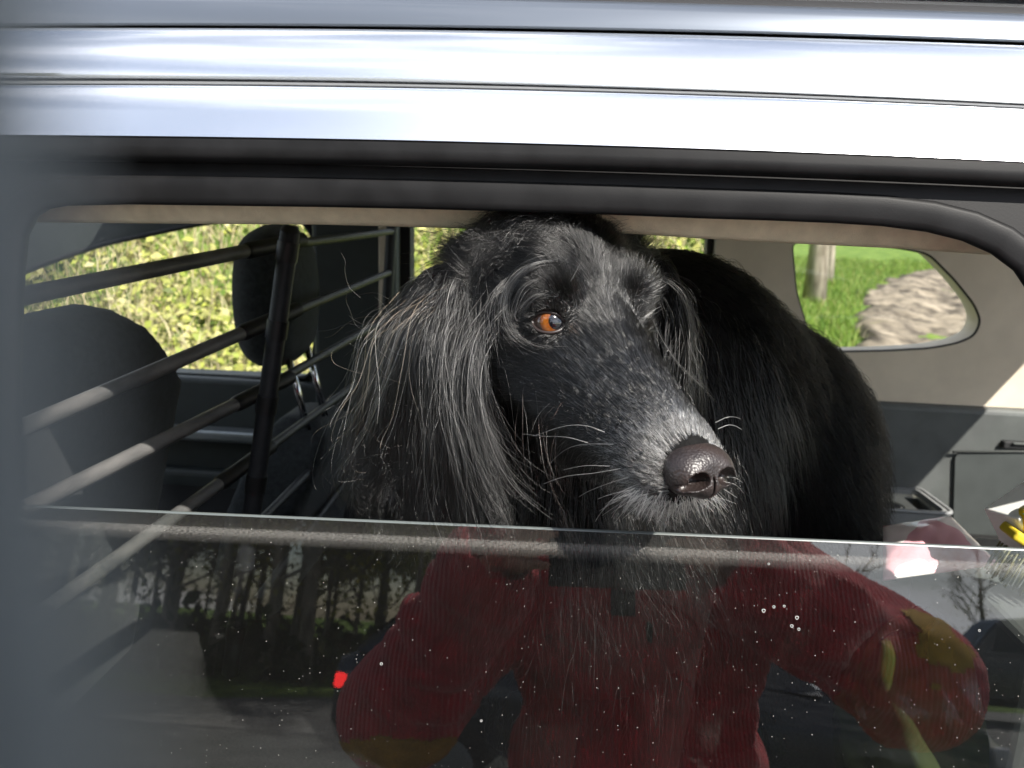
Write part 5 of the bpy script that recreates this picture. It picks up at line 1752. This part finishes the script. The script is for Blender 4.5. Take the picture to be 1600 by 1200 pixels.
# ------------------------------------------------------------------ things lying in the load space
def plastic(name, c1, c2, scale, trans=.35, c3=None):
    mt = bpy.data.materials.new(name); mt.use_nodes = True
    N, L = mt.node_tree.nodes, mt.node_tree.links
    bs = N['Principled BSDF']
    t = N.new('ShaderNodeTexCoord')
    nz = N.new('ShaderNodeTexNoise'); nz.inputs['Scale'].default_value = scale; nz.inputs['Detail'].default_value = 1.5
    L.new(t.outputs['Object'], nz.inputs['Vector'])
    rp = N.new('ShaderNodeValToRGB'); rp.color_ramp.interpolation = 'CONSTANT' if c3 else 'LINEAR'
    e = rp.color_ramp.elements
    e[0].color = (*c1, 1); e[0].position = 0.0 if c3 else .4; e[1].color = (*c2, 1); e[1].position = .52 if c3 else .6
    if c3:
        q = e.new(.63); q.color = (*c3, 1)
    L.new(nz.outputs[0], rp.inputs[0]); L.new(rp.outputs[0], bs.inputs['Base Color'])
    bs.inputs['Roughness'].default_value = .22
    tl = N.new('ShaderNodeBsdfTranslucent'); L.new(rp.outputs[0], tl.inputs[0])
    mx = N.new('ShaderNodeMixShader'); mx.inputs[0].default_value = trans
    L.new(bs.outputs[0], mx.inputs[1]); L.new(tl.outputs[0], mx.inputs[2]); L.new(mx.outputs[0], N['Material Output'].inputs[0])
    return mt
bag_c = NP(at(1560, 1040, .80))
def bag_fn(P):
    f = .012 * np.abs(wav(P[..., 0] * 34 + P[..., 2] * 20, P[..., 2] * 18 - P[..., 1] * 25)) + .006 * wav(P[..., 0] * 70, P[..., 2] * 60)
    c = np.array([bag_c[0] + .08, bag_c[1] + .05, .955])
    d = s_ell(P, c, (.21, .15, .17))
    d = smin(d, s_ell(P, c + np.array([-.06, -.02, .06]), (.13, .11, .10)), .04)
    d = smin(d, s_rbox(P, c + np.array([0, 0, -.10]), (.17, .12, .07), .04), .05)
    return np.maximum(d - f, .822 - P[..., 2])
Vv, Ff = sdf_mesh(bag_fn, (bag_c[0] - .22, bag_c[1] - .2, .80), (bag_c[0] + .34, bag_c[1] + .26, 1.26), .0075)
o = np_mesh('carrier_bag', Vv, Ff, plastic('green_plastic', (.03, .05, .008), (.10, .12, .05), 14, .15))
tag(o, 'crumpled green and clear plastic carrier bag behind the lowered glass', 'bag')
# pink packet
pk = [at(1386, 818, .86), at(1440, 812, .88), at(1490, 816, .90), at(1548, 846, .88), at(1560, 872, .84), at(1392, 880, .82)]
V, F = [], []
nu, nv = 26, 16
a00, a10, a01, a11 = NP(at(1380, 822, .90)), NP(at(1486, 806, .92)), NP(at(1380, 905, .80)), NP(at(1560, 880, .82))
rgp = np.random.default_rng(4)
pn = unit(np.cross(a10 - a00, a01 - a00)); pn = pn if pn[2] > 0 else -pn
top_, bot_ = [], []
for j in range(nv):
    for i in range(nu):
        u, v = i / (nu - 1), j / (nv - 1)
        p = (a00 * (1 - u) + a10 * u) * (1 - v) + (a01 * (1 - u) + a11 * u) * v
        h = (math.sin(math.pi * u) * math.sin(math.pi * v)) ** .5 * (.010 + .005 * abs(wav(u * 7, v * 6)))
        V.append(p + pn * h)
for j in range(nv):
    for i in range(nu):
        u, v = i / (nu - 1), j / (nv - 1)
        p = (a00 * (1 - u) + a10 * u) * (1 - v) + (a01 * (1 - u) + a11 * u) * v
        V.append(p - pn * (.002 + .02 * math.sin(math.pi * u) * math.sin(math.pi * v)))
Q = nu * nv
for j in range(nv - 1):
    for i in range(nu - 1):
        a = j * nu + i
        F.append((a, a + 1, a + nu + 1, a + nu)); F.append((Q + a, Q + a + nu, Q + a + nu + 1, Q + a + 1))
edge = [i for i in range(nu)] + [j * nu + nu - 1 for j in range(1, nv)] + [(nv - 1) * nu + i for i in range(nu - 2, -1, -1)] + [j * nu for j in range(nv - 2, 0, -1)]
for k in range(len(edge)):
    a, b_ = edge[k], edge[(k + 1) % len(edge)]
    F.append((a, a + Q, b_ + Q, b_))
o = mesh('snack_packet', V, F, plastic('pink_print', (.78, .42, .48), (.85, .78, .76), 10, .1, (.85, .72, .10)))
tag(o, 'pink white and yellow printed packet lying beside the black dog', 'packet')
# white carton and yellow brush at the edge of the view
bc = at(1626, 798, .80)
rot = Matrix.Rotation(R(-32), 3, 'Y') @ Matrix.Rotation(R(18), 3, 'Z')
carton = empty('carton', tuple(bc)); tag(carton, 'small white carton with a teal corner tilted beside the yellow brush', 'carton')
b = MB(); b.box(bc, (.08, .045, .045), rot); b.build('box', mat('white_card', (.8, .8, .78), rough=.7), carton, smooth=False, bevel=.002)
b = MB(); b.box(Vector(bc) + rot @ Vector((-.02, -.0253, .022)), (.03, .002, .008), rot); b.build('print', mat('teal_print', (.05, .35, .33), rough=.6), carton, smooth=False)
brush = empty('hand_brush', tuple(at(1612, 842, .76))); tag(brush, 'yellow handled brush with dark bristles near the window corner', 'brush')
bo = at(1620, 838, .77)
b = MB(); pts = [bo + Vector((-.012, 0, .028)), bo + Vector((-.004, 0, .012)), bo + Vector((.012, 0, -.008)), bo + Vector((.03, .0, -.03)), bo + Vector((.06, 0, -.05))]
b.tube(pts, [.009, .013, .014, .013, .010], 14); b.build('handle', mat('yellow_plastic', (.72, .50, .02), rough=.3), brush)
b = MB()
for i in range(9):
    for j in range(5):
        a = bo + Vector((-.026 + i * .007, -.008 + j * .005, -.012 - i * .004))
        b.tube([a, a + Vector((-.012 + random.uniform(-.003, .003), random.uniform(-.003, .003), -.03))], .0011, 4)
o = b.build('bristles', mat('bristle', (.10, .09, .03), rough=.5), brush); o['kind'] = 'stuff'
b = MB(); b.box(bo + Vector((.002, .002, -.012)), (.066, .03, .010), Matrix.Rotation(R(30), 3, 'Y')); b.build('brush_head', mat('yellow_plastic_head', (.55, .42, .03), rough=.35), brush, smooth=False, bevel=.003)
# a storage box under the pile carries the carton and the brush
b = MB(); b.box((bc.x + .12, bc.y + .02, (.822 + bc.z - .09) / 2), (.34, .26, bc.z - .09 - .822))
o = b.build('storage_box', M['grey_trim'], None, smooth=False, bevel=.01); tag(o, 'dark storage box under the white carton, mostly hidden by the glass', 'box')

# ------------------------------------------------------------------ parked cars behind the photographer (mirrored)
def parked(name, paint, loc, rz, label, lamp=None, zs=1.0):
    e = empty(name, (0, 0, 0)); tag(e, label, 'car')
    st = [(-2.2, .60, .42, .72, .74), (-2.05, .78, .30, .80, .84), (-1.3, .86, .26, .88, .95), (-.75, .88, .24, .92, 1.05), (0.1, .89, .24, .93, 1.05), (1.2, .88, .26, .95, 1.06), (1.95, .84, .30, .97, 1.05), (2.2, .72, .42, .90, .95)]
    V, F = [], []
    for x, w, zb, zm, zt in st:
        prof = [(w * .8, zb), (w, zb + .12), (w * 1.01, zm * .8), (w * .97, zm), (w * .9, zt), (w * .55, zt + .02), (0, zt + .03)]
        row = [(x, y, z) for y, z in prof] + [(x, -y, z) for y, z in reversed(prof[:-1])]
        V += row
    K = 13
    for i in range(len(st) - 1):
        for k in range(K - 1):
            a = i * K + k; F.append((a, a + 1, a + K + 1, a + K))
        F.append((i * K + K - 1, i * K, (i + 1) * K, (i + 1) * K + K - 1))
    F.append(tuple(range(K))); F.append(tuple((len(st) - 1) * K + k for k in reversed(range(K))))
    o = mesh('body', V, F, paint, e, True, sharp=35)
    # greenhouse
    g = [(-1.05, .78, .96, .98), (-.35, .70, .99, 1.50), (.3, .69, 1.0, 1.56), (1.45, .68, 1.0, 1.53), (2.05, .76, 1.0, 1.04)]
    V, F = [], []
    for x, w, z0, z1 in g:
        V += [(x, .84, z0), (x, w, z1), (x, w * .6, z1 + .02), (x, -w * .6, z1 + .02), (x, -w, z1), (x, -.84, z0)]
    for i in range(len(g) - 1):
        for k in range(5):
            a = i * 6 + k; F.append((a, a + 1, a + 7, a + 6))
    F.append((0, 5, 4, 3, 2, 1)); F.append(tuple(24 + k for k in range(6)))
    mesh('roof', V, F, paint, e, False, bevel=.03)
    gm = mat(name + '_glass', (.02, .025, .03), rough=.05)
    for sy in (-1, 1):
        for (xa, xb, za, zb_) in ((-.62, .25, 1.03, 1.42), (.32, 1.2, 1.04, 1.45), (1.27, 1.72, 1.05, 1.40)):
            ins = .16 if xa < -.5 else .0; ine = .16 if xb > 1.5 else 0
            V = [(xa, sy * .833, za), (xb, sy * .833, za), (xb - ine, sy * .735, zb_), (xa + ins, sy * .735, zb_)]
            V2 = [(x, y - sy * .02, z) for x, y, z in V]
            mesh('window', V + V2, [(0, 1, 2, 3), (0, 1, 5, 4), (1, 2, 6, 5), (2, 3, 7, 6), (3, 0, 4, 7)], gm, e, False)
    mesh('windscreen', [(-1.03, -.70, 1.02), (-1.03, .70, 1.02), (-.42, .62, 1.47), (-.42, -.62, 1.47)], [(0, 1, 2, 3)], gm, e, False)
    mesh('rear_window', [(2.06, -.66, 1.06), (2.06, .66, 1.06), (1.58, .60, 1.50), (1.58, -.60, 1.50)], [(3, 2, 1, 0)], gm, e, False)
    for wx in (-1.35, 1.35):
        for sy in (-1, 1):
            b = MB(); b.tube([(wx, sy * .70, .32), (wx, sy * .72, .32), (wx, sy * .89, .32), (wx, sy * .905, .32)], [.29, .32, .32, .28], 28); w_ = b.build('wheel', M['rubber_dark'], e, sharp=40)
            b = MB(); b.tube([(wx, sy * .906, .32), (wx, sy * .915, .32)], [.2, .17], 24); b.build('rim', M['satin'], w_, sharp=40)
    rl = lamp if lamp else mat(name + '_lamp', (.25, .01, .01), rough=.2)
    hl = mat(name + '_headlamp', (.6, .6, .6), rough=.1)
    for sy in (-1, 1):
        b = MB(); b.box((2.13, sy * .68, .80), (.15, .15, .10)); b.build('tail_lamp', rl, e, smooth=False, bevel=.02)
        b = MB(); b.box((-2.11, sy * .60, .68), (.16, .26, .12)); b.build('headlight', hl, e, smooth=False, bevel=.02)
    for ch in e.children: 
        ch.matrix_parent_inverse = Matrix.Identity(4)
    e.location = loc; e.rotation_euler.z = rz; e.scale = (1, 1, zs)
    return e
parked('parked_car', mat('dark_green_paint', (.012, .016, .016), rough=.25, coat=1.0), (10.4, -19.5, .006), R(4), 'dark estate car parked across the road, mirrored at the glass corner', zs=1.5)
parked('parked_car', mat('dark_blue_paint', (.012, .02, .035), rough=.25, coat=1.0), (.66, -5.3, .006), R(183), 'dark blue car with a lit red tail lamp mirrored beside the red sleeve', lamp=emit_mat('lit_tail_lamp', (1, .03, .03), 4))
